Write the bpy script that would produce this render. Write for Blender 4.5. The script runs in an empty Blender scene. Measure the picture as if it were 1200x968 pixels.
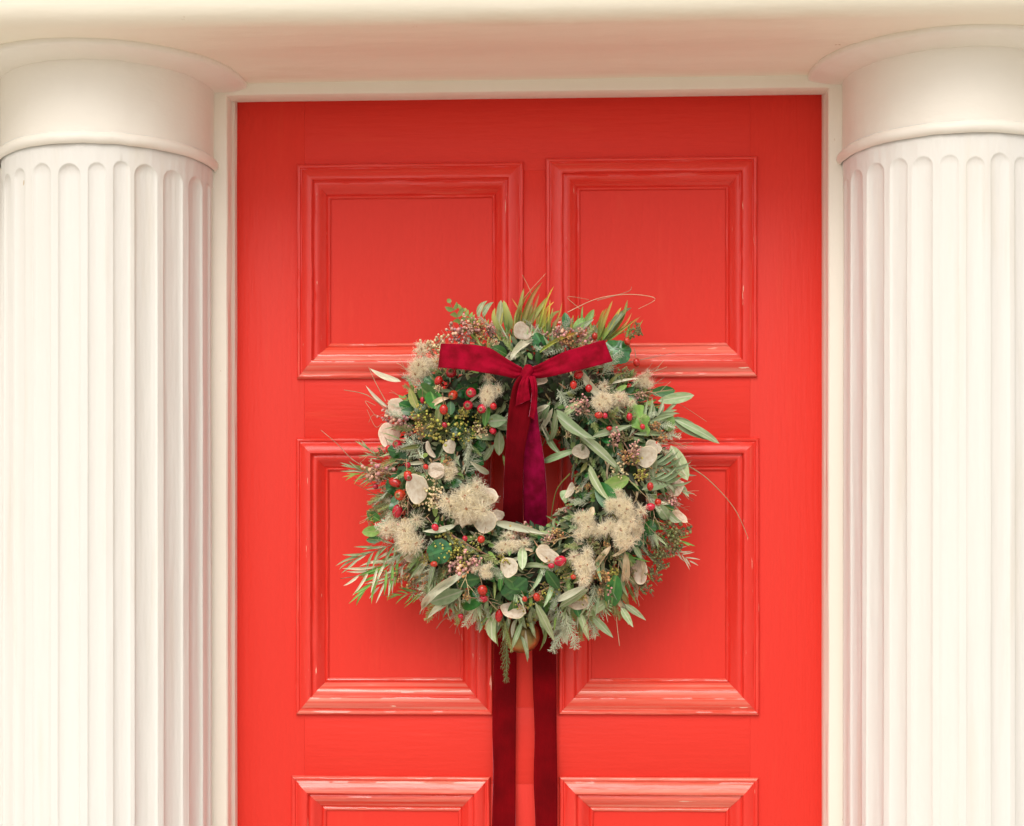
import bpy, bmesh, math, random
from mathutils import Vector, Matrix, noise
random.seed(11)
S = bpy.context.scene
C = S.collection
PI = math.pi
def rad(a): return math.radians(a)

# ------------------------------------------------------------------ camera
CAM = Vector((0.0, -2.7, 1.45)); YAW = rad(2.5); FPX = 1928.0; HOR = 690.0
CAM.x = 0.088
FW = Vector((-math.sin(YAW), math.cos(YAW), 0)); RT = Vector((math.cos(YAW), math.sin(YAW), 0)); UP = Vector((0, 0, 1))
cd = bpy.data.cameras.new("camera"); cam = bpy.data.objects.new("camera", cd); C.objects.link(cam)
cam.location = CAM; cam.rotation_euler = (rad(90), 0, YAW)
cd.sensor_width = 36; cd.lens = 36 * FPX / 1200.0; cd.shift_y = (HOR - 484) / 1200.0
cd.clip_start = 0.05; cd.clip_end = 500
S.camera = cam
# ------------------------------------------------------------------ light
SUN_EL, SUN_AZ = rad(47), rad(-12)          # azimuth from the viewer's side (-Y), negative = from the left
w = bpy.data.worlds.new("World"); S.world = w; w.use_nodes = True
nt = w.node_tree; nt.nodes.clear()
sky = nt.nodes.new('ShaderNodeTexSky'); sky.sky_type = 'NISHITA'; sky.sun_disc = False
sky.sun_elevation = SUN_EL; sky.sun_rotation = PI + -SUN_AZ; sky.dust_density = 3; sky.air_density = 1.2
hs = nt.nodes.new('ShaderNodeHueSaturation'); hs.inputs['Saturation'].default_value = 0.22
mx = nt.nodes.new('ShaderNodeMix'); mx.data_type = 'RGBA'; mx.blend_type = 'MULTIPLY'; mx.inputs[0].default_value = 1
mx.inputs[7].default_value = (1.0, 0.965, 0.925, 1)
bg = nt.nodes.new('ShaderNodeBackground'); bg.inputs[1].default_value = 0.15
ow = nt.nodes.new('ShaderNodeOutputWorld')
nt.links.new(sky.outputs[0], hs.inputs['Color']); nt.links.new(hs.outputs[0], mx.inputs[6])
nt.links.new(mx.outputs[2], bg.inputs[0]); nt.links.new(bg.outputs[0], ow.inputs[0])
sd = bpy.data.lights.new("sun", 'SUN'); sd.energy = 1.05; sd.angle = rad(42); sd.color = (1.0, 0.95, 0.88)
sun = bpy.data.objects.new("sun", sd); C.objects.link(sun)
sdir = Vector((math.sin(SUN_AZ) * math.cos(SUN_EL), -math.cos(SUN_AZ) * math.cos(SUN_EL), math.sin(SUN_EL)))
sun.rotation_euler = sdir.to_track_quat('Z', 'Y').to_euler(); sun.location = (-1, -4, 5)
S.view_settings.view_transform = 'Standard'; S.view_settings.look = 'None'
S.view_settings.exposure = 0.19; S.view_settings.gamma = 1.0
S.cycles.max_bounces = 8; S.cycles.diffuse_bounces = 5; S.cycles.transparent_max_bounces = 8

# ------------------------------------------------------------------ helpers
def P(u, v, Y):
    """point on the vertical plane y=Y seen at photo pixel (u, v)"""
    d = FW * FPX + RT * (u - 600) + UP * (HOR - v)
    return CAM + d * ((Y - CAM.y) / d.y)
def tag(o, label=None, cat=None, group=None, kind=None):
    if label: o['label'] = label
    if cat: o['category'] = cat
    if group: o['group'] = group
    if kind: o['kind'] = kind
    return o
def empty(name, loc):
    o = bpy.data.objects.new(name, None); o.location = loc; o.empty_display_size = .05; C.objects.link(o); return o
def mesh(name, vs, fs, mats, smooth=True, mi=None, autos=None):
    m = bpy.data.meshes.new(name); m.from_pydata([tuple(v) for v in vs], [], fs)
    for a in (mats if isinstance(mats, (list, tuple)) else [mats]): m.materials.append(a)
    if smooth: m.polygons.foreach_set('use_smooth', [True] * len(m.polygons))
    if mi: m.polygons.foreach_set('material_index', mi)
    if autos:
        bm = bmesh.new(); bm.from_mesh(m)
        for e in bm.edges:
            if len(e.link_faces) == 2 and e.calc_face_angle(0) > rad(autos): e.smooth = False
        bm.to_mesh(m); bm.free()
    m.update(); return m
def link(name, m, parent=None, loc=None):
    """an object whose mesh is in world coordinates, set under its parent"""
    o = bpy.data.objects.new(name, m); C.objects.link(o)
    if parent is not None: o.parent = parent; o.location = -ploc(parent)
    if loc is not None: o.location = loc
    return o
def ploc(p):
    l = Vector(p.location)
    while p.parent: p = p.parent; l = l + Vector(p.location)
    return l
def box(x0, x1, y0, y1, z0, z1):
    vs = [(x, y, z) for x in (x0, x1) for y in (y0, y1) for z in (z0, z1)]
    fs = [(0, 1, 3, 2), (4, 6, 7, 5), (0, 4, 5, 1), (2, 3, 7, 6), (0, 2, 6, 4), (1, 5, 7, 3)]
    return vs, fs
def bevelbox(name, dims, mats, r=.004, seg=3):
    vs, fs = box(*dims); m = mesh(name, vs, fs, mats, False)
    bm = bmesh.new(); bm.from_mesh(m); bmesh.ops.recalc_face_normals(bm, faces=bm.faces)
    bmesh.ops.bevel(bm, geom=list(bm.edges), offset=r, segments=seg, profile=.5, affect='EDGES')
    for f in bm.faces: f.smooth = True
    bm.to_mesh(m); bm.free(); return m
def fbm(p, s): return noise.fractal(Vector(p) * s, 1.0, 2.0, 3)

# ------------------------------------------------------------------ materials
def mat(name, col, rough=.5, col2=None, nscale=30, bump=0, bscale=200, stretch=(1, 1, 1), spec=.5, rnd=0, island=False, sheen=0,
        midrib=None, ramp_x=None, trans=0, coat=0, metal=0, wear_or_highlight=None, wscale=60, wthr=.6, wstretch=(1, 1, 1), wsoft=.06, wmax=1.0, chip=None, hue=.02, contrast=(.35, .65), sat=1.0):
    m = bpy.data.materials.new(name); m.use_nodes = True; t = m.node_tree; N = t.nodes; L = t.links
    b = N['Principled BSDF']; out = N['Material Output']
    tc = N.new('ShaderNodeTexCoord'); mp = N.new('ShaderNodeMapping'); L.new(tc.outputs['Object'], mp.inputs[0]); mp.inputs['Scale'].default_value = stretch
    c = None
    def rgb(v):
        n = N.new('ShaderNodeRGB'); n.outputs[0].default_value = (*v, 1); return n.outputs[0]
    def mixc(f, a, b_, blend='MIX'):
        n = N.new('ShaderNodeMix'); n.data_type = 'RGBA'; n.blend_type = blend
        if isinstance(f, (int, float)): n.inputs[0].default_value = f
        else: L.new(f, n.inputs[0])
        L.new(a, n.inputs[6]); L.new(b_, n.inputs[7]); return n.outputs[2]
    def ramp(src, lo, hi):
        n = N.new('ShaderNodeMapRange'); n.inputs[1].default_value = lo; n.inputs[2].default_value = hi; L.new(src, n.inputs[0]); return n.outputs[0]
    def ntex(scale, st=None, detail=4):
        n = N.new('ShaderNodeTexNoise'); n.inputs['Scale'].default_value = scale; n.inputs['Detail'].default_value = detail
        if st:
            q = N.new('ShaderNodeMapping'); q.inputs['Scale'].default_value = st; L.new(tc.outputs['Object'], q.inputs[0]); L.new(q.outputs[0], n.inputs['Vector'])
        else: L.new(mp.outputs[0], n.inputs['Vector'])
        return n.outputs['Fac']
    c = rgb(col)
    if ramp_x:
        sx = N.new('ShaderNodeSeparateXYZ'); L.new(tc.outputs['Generated'], sx.inputs[0]); c = mixc(ramp(sx.outputs[0], .1, .9), c, rgb(ramp_x))
    if col2: c = mixc(ramp(ntex(nscale), *contrast), c, rgb(col2))
    if midrib:
        sx = N.new('ShaderNodeSeparateXYZ'); L.new(tc.outputs['Generated'], sx.inputs[0])
        a = N.new('ShaderNodeMath'); a.operation = 'SUBTRACT'; a.inputs[1].default_value = .5; L.new(sx.outputs[1], a.inputs[0])
        a2 = N.new('ShaderNodeMath'); a2.operation = 'ABSOLUTE'; L.new(a.outputs[0], a2.inputs[0])
        c = mixc(ramp(a2.outputs[0], .07, .03), c, rgb(midrib))
    if wear_or_highlight:
        wr = N.new('ShaderNodeMapRange'); wr.inputs[1].default_value = wthr; wr.inputs[2].default_value = wthr + wsoft; wr.inputs[4].default_value = wmax
        L.new(ntex(wscale, wstretch, 7), wr.inputs[0]); c = mixc(wr.outputs[0], c, rgb(wear_or_highlight))
    if chip:
        wr = N.new('ShaderNodeMapRange'); wr.inputs[1].default_value = chip[1]; wr.inputs[2].default_value = chip[1] + .02
        L.new(ntex(chip[2], chip[3], 6), wr.inputs[0]); c = mixc(wr.outputs[0], c, rgb(chip[0]))
    if rnd or island:
        if island:
            g = N.new('ShaderNodeNewGeometry'); r = g.outputs['Random Per Island']
        else:
            g = N.new('ShaderNodeObjectInfo'); r = g.outputs['Random']
        h = N.new('ShaderNodeHueSaturation'); L.new(c, h.inputs['Color'])
        mr = N.new('ShaderNodeMapRange'); mr.inputs[3].default_value = 1 - (rnd or .3); mr.inputs[4].default_value = 1 + (rnd or .3); L.new(r, mr.inputs[0]); L.new(mr.outputs[0], h.inputs['Value'])
        m3 = N.new('ShaderNodeMath'); m3.operation = 'MULTIPLY'; m3.inputs[1].default_value = 7.31; L.new(r, m3.inputs[0])
        m4 = N.new('ShaderNodeMath'); m4.operation = 'FRACT'; L.new(m3.outputs[0], m4.inputs[0])
        mr2 = N.new('ShaderNodeMapRange'); mr2.inputs[3].default_value = .5 - hue; mr2.inputs[4].default_value = .5 + hue; L.new(m4.outputs[0], mr2.inputs[0]); L.new(mr2.outputs[0], h.inputs['Hue'])
        h.inputs['Saturation'].default_value = sat
        c = h.outputs[0]
    L.new(c, b.inputs['Base Color'])
    b.inputs['Roughness'].default_value = rough; b.inputs['Specular IOR Level'].default_value = spec; b.inputs['Metallic'].default_value = metal
    b.inputs['Coat Weight'].default_value = coat; b.inputs['Coat Roughness'].default_value = .15
    if sheen: b.inputs['Sheen Weight'].default_value = sheen; b.inputs['Sheen Roughness'].default_value = .35
    if bump:
        bn = N.new('ShaderNodeBump'); bn.inputs['Strength'].default_value = 1; bn.inputs['Distance'].default_value = bump
        L.new(ntex(bscale, None, 5), bn.inputs['Height']); L.new(bn.outputs[0], b.inputs['Normal'])
    if trans:
        tr = N.new('ShaderNodeBsdfTranslucent'); L.new(c, tr.inputs[0]); ms = N.new('ShaderNodeMixShader'); ms.inputs[0].default_value = trans
        L.new(b.outputs[0], ms.inputs[1]); L.new(tr.outputs[0], ms.inputs[2]); L.new(ms.outputs[0], out.inputs[0])
    m.diffuse_color = (*col, 1)
    return m
M = {}
M['plaster'] = mat('cream_masonry_paint', (.785, .77, .74), .55, (.765, .745, .70), 3, bump=.0022, bscale=38, stretch=(1, 1, .22), wear_or_highlight=(.70, .60, .46), wscale=9, wthr=.58, wstretch=(3, 3, .25), wsoft=.2, wmax=.35, chip=((.60, .47, .32), .765, 45, (1, 1, .7)))
M['lintelp'] = mat('cream_lintel_paint', (.90, .85, .735), .6, (.87, .81, .68), 2, bump=.0016, bscale=30, stretch=(.3, 1, 1), wear_or_highlight=(.66, .55, .40), wscale=7, wthr=.58, wstretch=(.5, 2, 2), wsoft=.2, wmax=.4, chip=((.60, .47, .32), .76, 34, (1, 1, 1)))
M['capitalp'] = mat('cream_capital_paint', (.86, .82, .75), .55, (.84, .79, .71), 3, bump=.0020, bscale=34, stretch=(.5, .5, 1), wear_or_highlight=(.66, .55, .40), wscale=8, wthr=.6, wsoft=.2, wmax=.35, chip=((.60, .47, .32), .765, 40, (1, 1, 1)))
M['framep'] = mat('cream_frame_gloss', (.85, .80, .71), .35, (.82, .76, .66), 6, bump=.0008, bscale=60, stretch=(1, 1, .2), wear_or_highlight=(.5, .33, .2), wscale=70, wthr=.74)
RED = (.73, .040, .026)
M['red_v'] = mat('red_gloss_paint', RED, .42, (.705, .035, .023), 2.2, bump=.0009, bscale=130, stretch=(1, 1, .10), spec=.17, wear_or_highlight=(.74, .07, .035), wscale=40, wthr=.62, wstretch=(1, 1, .12), wsoft=.2, wmax=.5)
M['red_h'] = mat('red_gloss_paint_rails', RED, .42, (.705, .035, .023), 2.2, bump=.0009, bscale=130, stretch=(.10, 1, 1), spec=.17, wear_or_highlight=(.74, .07, .035), wscale=40, wthr=.62, wstretch=(.12, 1, 1), wsoft=.2, wmax=.5)
M['red_f'] = mat('red_panel_paint', RED, .42, (.705, .035, .023), 3, bump=.0008, bscale=70, stretch=(1, 1, .16), spec=.17, wear_or_highlight=(.76, .07, .04), wscale=40, wthr=.62, wstretch=(1, 1, .14), wsoft=.2, wmax=.4)
M['red_m'] = mat('worn_red_moulding_paint', RED, .28, (.705, .035, .023), 5, bump=.0010, bscale=60, stretch=(.6, 1, .35), spec=.4, wear_or_highlight=(.80, .17, .11), wscale=60, wthr=.62, wstretch=(3, 3, .10), wsoft=.16, wmax=.5, chip=((.84, .45, .33), .70, 90, (2.2, 2.2, .2)))
M['red_mt'] = mat('red_moulding_paint', RED, .28, (.705, .035, .023), 5, bump=.0010, bscale=60, stretch=(.3, 1, .6), spec=.4, wear_or_highlight=(.78, .16, .10), wscale=60, wthr=.58, wstretch=(.10, 3, 3), wsoft=.16, wmax=.45)
M['red_mh'] = mat('scuffed_highlit_red_moulding_paint', RED, .16, (.80, .09, .05), 8, bump=.0013, bscale=70, stretch=(.14, 1, 1), spec=.6, wear_or_highlight=(.84, .36, .27), wscale=50, wthr=.40, wstretch=(.03, 2.6, 2.6), wsoft=.34, wmax=.8, chip=((.86, .58, .45), .71, 70, (.25, 2.2, 2.2)))  # pale streaks: scuffs plus gloss highlights painted into the colour
M['brass'] = mat('aged_brass', (.40, .31, .12), .42, (.24, .17, .07), 25, metal=1, bump=.0004, bscale=120)
M['stone'] = mat('pale_paving_stone', (.58, .53, .44), .8, (.52, .475, .40), 4, bump=.002, bscale=60)
# foliage
M['sage'] = mat('sage_leaf', (.41, .51, .29), .42, (.27, .38, .18), 5, rnd=.38, hue=.03, midrib=(.50, .54, .37), trans=.15, bump=.0004, bscale=9)
M['sagepale'] = mat('pale_leaf', (.80, .78, .60), .55, (.62, .63, .45), 5, rnd=.2, hue=.02, midrib=(.66, .62, .46), trans=.2)
M['green'] = mat('deep_green_leaf', (.035, .19, .03), .3, (.02, .12, .02), 5, rnd=.45, hue=.03, midrib=(.12, .26, .07), trans=.1, coat=.15)
M['lime'] = mat('fresh_green_leaf', (.30, .46, .12), .42, (.19, .36, .07), 5, rnd=.3, hue=.03, midrib=(.3, .40, .13), trans=.2)
M['ivy'] = mat('glossy_ivy_leaf', (.025, .14, .03), .24, (.014, .085, .02), 5, rnd=.3, hue=.02, midrib=(.05, .19, .05), coat=.3)
M['olive'] = mat('olive_leaf', (.26, .28, .08), .5, (.17, .22, .06), 5, rnd=.4, hue=.03, midrib=(.34, .30, .12), trans=.15)
M['grass'] = mat('reed_blade', (.26, .34, .06), .5, rnd=.35, hue=.04, ramp_x=(.60, .30, .07), trans=.2)
M['grassg'] = mat('green_blade', (.15, .19, .04), .5, rnd=.35, hue=.03, ramp_x=(.38, .40, .10), trans=.2)
M['dry'] = mat('dry_straw_leaf', (.78, .64, .44), .6, (.64, .49, .31), 5, rnd=.25, hue=.01, midrib=(.70, .60, .42), trans=.15)
M['cypress'] = mat('silvery_conifer', (.46, .52, .36), .6, rnd=.4, hue=.03, col2=(.62, .66, .50), nscale=9)
M['conifer'] = mat('green_conifer', (.24, .34, .10), .6, rnd=.5, hue=.03, col2=(.40, .46, .20), nscale=9)
M['twig'] = mat('brown_twig', (.26, .14, .08), .7, (.42, .26, .17), 80, rnd=.3)
M['straw'] = mat('straw_stem', (.55, .42, .25), .6, (.42, .28, .15), 60, rnd=.3)
M['moss'] = mat('dark_moss_base', (.022, .030, .012), .9, (.045, .030, .016), 60, bump=.004, bscale=150)
M['small_dark'] = mat('small_dark_leaves', (.018, .055, .010), .5, rnd=.6, island=True, hue=.04, trans=.1)
M['small_sage'] = mat('small_sage_leaves', (.19, .23, .11), .55, rnd=.5, island=True, hue=.03, trans=.15)
M['small_dry'] = mat('small_dry_bits', (.42, .28, .14), .6, rnd=.6, island=True, hue=.03)
M['hip'] = mat('red_rosehip_skin', (.66, .012, .014), .16, (.33, .006, .008), 2, rnd=.2, hue=.01, coat=.3)
M['calyx'] = mat('rosehip_calyx', (.30, .20, .09), .7, rnd=.3)
M['honesty'] = mat('honesty_pod_membrane', (.86, .77, .62), .3, (.70, .57, .41), 2.6, rnd=.2, hue=.01, trans=.4, bump=.0009, bscale=4, contrast=(.4, .65))
M['honrim'] = mat('honesty_pod_rim', (.72, .60, .42), .5, rnd=.2)
M['plume'] = mat('clematis_plume', (.93, .86, .68), .7, rnd=.22, island=True, hue=.01, trans=.4)
M['fluffcore'] = mat('clematis_down', (.46, .37, .25), .9, (.70, .60, .44), 9, bump=.003, bscale=14)
M['achene'] = mat('clematis_achene', (.32, .12, .035), .7, rnd=.3, island=True)
M['pink'] = mat('pink_brown_buds', (.60, .32, .27), .45, rnd=.55, island=True, hue=.05)
M['rust'] = mat('rust_buds', (.48, .26, .10), .5, rnd=.5, island=True, hue=.03)
M['yellow'] = mat('yellow_green_buds', (.40, .35, .07), .5, rnd=.45, island=True, hue=.03)
M['cream'] = mat('cream_buds', (.75, .60, .35), .6, rnd=.3, island=True, hue=.02)
M['berryg'] = mat('green_berries', (.20, .20, .07), .45, rnd=.45, island=True, hue=.05)
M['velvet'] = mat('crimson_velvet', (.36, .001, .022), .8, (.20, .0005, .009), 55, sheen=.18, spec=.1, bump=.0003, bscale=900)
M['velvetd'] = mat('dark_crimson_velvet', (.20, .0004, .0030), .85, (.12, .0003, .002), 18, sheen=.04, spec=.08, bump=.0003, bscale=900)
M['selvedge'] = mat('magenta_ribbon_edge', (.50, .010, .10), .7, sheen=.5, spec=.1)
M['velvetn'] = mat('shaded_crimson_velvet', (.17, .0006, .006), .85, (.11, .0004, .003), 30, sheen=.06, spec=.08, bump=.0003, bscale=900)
M['velvetm'] = mat('magenta_velvet', (.32, .002, .050), .8, (.17, .0008, .018), 60, sheen=.22, spec=.1, bump=.0003, bscale=900)
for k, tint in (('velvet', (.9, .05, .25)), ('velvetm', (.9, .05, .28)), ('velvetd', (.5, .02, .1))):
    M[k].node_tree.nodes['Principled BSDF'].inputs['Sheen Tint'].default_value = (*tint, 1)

# ------------------------------------------------------------------ ground, step, wall
vs, fs = box(-40, 40, -60, 40, -.50, -.45); tag(link('pavement', mesh('pavement', vs, fs, M['stone'], False)), kind='structure')
DL = P(277, 500, 0).x; DR = P(964, 500, 0).x; DT = (P(278, 119, 0).z + P(964, 111, 0).z) / 2
FY = -.05                                    # face of the door frame
ZS = (P(320, 97, FY).z + P(940, 90, FY).z) / 2     # soffit
tag(link('doorstep', bevelbox('doorstep', (-1.3, 1.3, -.75, .12, -.449, -.004), M['stone'], .012)), 'pale stone doorstep below the red door and columns', 'doorstep')

# ------------------------------------------------------------------ door
door = tag(empty('door', (0, 0, 0)), 'glossy red six panel double front door with scuffed mouldings', 'door')
panels = []
def addp(u0, u1, v0, v1, fu0, fu1, fv0, fv1):
    uc = (u0 + u1) / 2
    panels.append(dict(o=(P(u0, 500, -.006).x, P(u1, 500, -.006).x, P(uc, v1, -.006).z, P(uc, v0, -.006).z),
                       i=(P(fu0, 500, .009).x, P(fu1, 500, .009).x, P(uc, fv1, .009).z, P(uc, fv0, .009).z)))
addp(347.5, 613.5, 191, 443, 388, 577, 233, 402)
addp(639.5, 887.5, 184, 442, 680, 850, 223, 402)
addp(346.5, 577.5, 513, 838, 386, 540, 552, 794)
addp(654.5, 890, 513, 838, 693, 850, 552, 795)
addp(341.5, 574.5, 910, 1290, 383, 537, 950, 1250)
addp(655.5, 889, 911, 1290, 696, 850, 951, 1250)
# boards of the leaf: stiles run through, rails and muntins butt against them with a hairline joint
def board(name, x0, x1, z0, z1, mt, y0=0.0):
    m = bevelbox(name, (x0 + .00004, x1 - .00004, y0, .022, z0 + .00004, z1 - .00004), M[mt], .00035, 2)
    return link(name, m, door)
XL, XR = P(357, 500, 0).x, P(879, 500, 0).x
ZZ = [P(620, v, 0).z for v in (200, 434, 522, 829, 919, 1282)]
board('stile', DL, XL, .004, DT, 'red_v'); board('stile', XR, DR, .004, DT, 'red_v')
for z0, z1, y in ((ZZ[0], DT, .0001), (ZZ[2], ZZ[1], .00015), (ZZ[4], ZZ[3], .0001), (.004, ZZ[5], .00015)): board('rail', XL, XR, z0, z1, 'red_h', y)
for u0, u1, z0, z1 in ((604, 649, ZZ[1], ZZ[0]), (567, 664, ZZ[3], ZZ[2]), (565, 666, ZZ[5], ZZ[4])): board('muntin', P(u0, 500, 0).x, P(u1, 500, 0).x, z0, z1, 'red_v', .0001)
vs, fs = box(DL, DR, .022, .045, .004, DT); link('backing', mesh('backing', vs, fs, M['red_f'], False), door)
PROF = [(0, 0), (.3, 4), (1.2, 6.2), (2.6, 7), (4.2, 6.6), (5.2, 4.6), (6.2, 4.8), (8, 7), (11, 9.4), (14, 11), (17, 12), (19, 11.8), (20, 10.5), (20.6, 6.5), (21.4, 5),
        (22.6, 5.4), (24.5, 6.2), (26.5, 5.6), (29, 2.8), (31.5, -1), (34, -4), (35.6, -5.6), (36.3, -7.2), (37, -6.2), (38.4, -5.2), (39.8, -6), (40.6, -7.6), (41, -8.8)]
for k, p in enumerate(panels):
    x0, x1, z0, z1 = p['i']
    e = .004
    vs, fs = box(x0 - e, x1 + e, .009, .020, z0 - e, z1 + e)
    pan = link('panel', mesh('panel', vs, fs, M['red_f'], False), door)
    O, I = p['o'], p['i']
    for side in range(4):
        V, F = [], []; n = 60; m = len(PROF)
        for j in range(n + 1):
            t = j / n
            for s, h in PROF:
                f = s / 41
                X0, X1, Z0, Z1 = [O[q] + (I[q] - O[q]) * f for q in range(4)]
                g = .00012
                if side == 0: x, z = X0 + (X1 - X0) * t, Z0      # bottom
                elif side == 1: x, z = X1, Z0 + (Z1 - Z0) * t    # right
                elif side == 2: x, z = X1 + (X0 - X1) * t, Z1    # top
                else: x, z = X0, Z1 + (Z0 - Z1) * t              # left
                wob = .00045 * fbm((x, s * .02 + k, z), 22)
                wz = .0005 * fbm((x + 7, s * .03 + side, z), 14)
                V.append((x + (wz if side in (1, 3) else 0), -h * .001 - wob - .0003, z + (wz if side in (0, 2) else 0)))
        for j in range(n):
            for i in range(m - 1):
                a = j * m + i; F.append((a, a + m, a + m + 1, a + 1))
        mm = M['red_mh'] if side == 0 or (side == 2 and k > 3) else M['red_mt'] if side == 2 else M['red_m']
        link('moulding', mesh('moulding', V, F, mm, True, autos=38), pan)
def lathe(prof, n, c, axis='Y', mats=None, name='lathe'):
    V, F = [], []
    for i in range(n):
        a = 2 * PI * i / n
        for r, h in prof:
            if axis == 'Y': V.append((c[0] + r * math.cos(a), c[1] + h, c[2] + r * math.sin(a)))
            else: V.append((c[0] + r * math.cos(a), c[1] + r * math.sin(a), c[2] + h))
    m = len(prof)
    for i in range(n):
        for j in range(m - 1):
            a = i * m + j; b = ((i + 1) % n) * m + j; F.append((a, b, b + 1, a + 1))
    return mesh(name, V, F, mats, True, autos=50)
kc = P(611.5, 744, -.058)
kn = link('doorknob', lathe([(.0295 * math.sin(t), .0 - .027 * math.cos(t)) for t in [PI * i / 14 * .86 for i in range(1, 15)]] + [(.011, .026), (.010, .045)], 40, kc, 'Y', M['brass'], 'doorknob'), door)
V0 = lathe([(.0005, -.0275), (.004, -.0272), (.0085, -.0262)], 24, kc, 'Y', M['brass'], 'knob_tip')
link('knob_tip', V0, kn)
link('knob_rose', lathe([(.0, .049), (.016, .049), (.026, .052), (.030, .0555), (.030, .0578)], 32, kc, 'Y', M['brass'], 'knob_rose'), kn)

# ------------------------------------------------------------------ frame and facade
frame = tag(empty('door_surround', (0, FY, 0)), 'cream painted frame around the red door, between the two columns', 'door frame')
JL = P(266.5, 500, FY).x; JR = P(970.5, 500, FY).x; JT = (P(320, 112, FY).z + P(940, 104, FY).z) / 2
def jamb(xin, xout, xd, name, zt):
    """profiled jamb: face with a rounded arris, reveal and a stop bead against the door"""
    sg = 1 if xin > xout else -1
    prof = [(xout, FY + .0), (xin - sg * .006, FY), (xin - sg * .002, FY + .0012), (xin, FY + .004), (xin, FY + .030), (xin + sg * .002, FY + .033), (xd, FY + .036), (xd + sg * 0.001, .002), (xd, .03), (xout, .03)]
    V, F = [], []; n = 50; m = len(prof)
    for j in range(n + 1):
        z = zt * j / n
        for i, (x, y) in enumerate(prof):
            wv = .0006 * fbm((x * 3, y * 9, z), 5); V.append((x + (wv if 0 < i < 8 else 0), y - .0004 * fbm((x, y, z + 5), 9), z))
    for j in range(n):
        for i in range(m - 1):
            a = j * m + i; F.append((a, a + 1, a + m + 1, a + m))
    return link(name, mesh(name, V, F, M['framep'], True, autos=35), frame)
jamb(JL, DL - .19, DL + .0005, 'jamb', ZS + .02); jamb(JR, DR + .19, DR - .0005, 'jamb', ZS + .02)
V, F = [], []
prof = [(ZS + .02, FY - .0008), (JT + .006, FY - .0008), (JT + .002, FY), (JT, FY + .004), (JT, FY + .030), (DT + .001, FY + .034), (DT - .0006, .0), (DT, .03)]
n = 40; m = len(prof)
for j in range(n + 1):
    t = j / n; x = (JL - .004) + (JR - JL + .008) * t
    for z, y in prof: V.append((x, y - .0004 * fbm((x, y, z), 8), z + .0007 * fbm((x, y + 3, z), 4)))
for j in range(n):
    for i in range(m - 1):
        a = j * m + i; F.append((a, a + m, a + m + 1, a + 1))
link('frame_head', mesh('frame_head', V, F, M['framep'], True, autos=35), frame)

wall = tag(empty('facade_wall', (0, 0, 0)), 'cream rendered house wall behind the columns and lintel', 'wall')
for x0, x1 in ((-6, DL - .19), (DR + .19, 6)):
    vs, fs = box(x0, x1, -.045, .3, -.449, 3.6); link('wall_face', mesh('wall_face', vs, fs, M['plaster'], False), wall)
vs, fs = box(DL - .188, DR + .188, .03, .3, ZS + .01, 3.6); link('wall_face', mesh('wall_face', vs, fs, M['plaster'], False), wall)

# lintel: long soft-edged beam carried by the columns
dL = (ZS - 1.45) * FPX / (HOR - 19)
LY = -2.7 + dL
V, F = [], []
prof = [(ZS, -.03), (ZS, -.12), (ZS + .0015, -.125), (ZS + .0015, -.20), (ZS, -.206)]
r = .030
for i in range(9):
    a = PI / 2 * i / 8; prof.append((ZS + r - r * math.cos(a), LY + r - r * math.sin(a)))
prof += [(ZS + .22, LY), (ZS + .225, LY - .015), (ZS + .25, LY - .02), (ZS + .27, LY - .05), (ZS + .30, LY - .055), (ZS + .30, LY - .02), (ZS + .40, LY - .02), (ZS + .43, LY - .07), (ZS + .46, LY - .30), (ZS + .54, LY - .32), (ZS + .60, LY - .38), (ZS + .62, -.03)]  # cornice above the view, deepened to shade the lintel front and capitals
n = 160; m = len(prof)
for j in range(n + 1):
    x = -1.25 + 2.5 * j / n
    for z, y in prof: V.append((x, y - .0015 * fbm((x, y, z), 3), z + .0012 * fbm((x + 5, y, z), 2.5)))
for j in range(n):
    for i in range(m - 1):
        a = j * m + i; F.append((a, a + m, a + m + 1, a + 1))
F.append(tuple(range(m))); F.append(tuple(n * m + i for i in reversed(range(m))))
lin = tag(link('lintel', mesh('lintel', V, F, M['lintelp'], True, autos=50)), 'long cream painted lintel resting across both column tops', 'lintel')

# ------------------------------------------------------------------ columns
CY = -.060; RS = .1675
def tangent_u(cx, R, side):
    d = Vector((cx - CAM.x, CY - CAM.y)); L = d.length; a = math.asin(R / L); b = math.atan2(d.x, d.y) + side * a
    v = Vector((math.sin(b), math.cos(b), 0)); return 600 + FPX * v.dot(RT) / v.dot(FW)
def solve(target, R, side):
    lo, hi = -1.5, 1.5
    for _ in range(50):
        mid = (lo + hi) / 2
        if tangent_u(mid, R, side) < target: lo = mid
        else: hi = mid
    return mid
def cyl_ang(u, cx, R):
    d = FW * FPX + RT * (u - 600); o = Vector((CAM.x - cx, CAM.y - CY)); dd = Vector((d.x, d.y)).normalized()
    b = o.dot(dd); c = o.dot(o) - R * R; q = b * b - c
    if q < 0: return None
    p = o + dd * (-b - math.sqrt(q)); return math.atan2(p.x, -p.y)      # 0 faces the street
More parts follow.
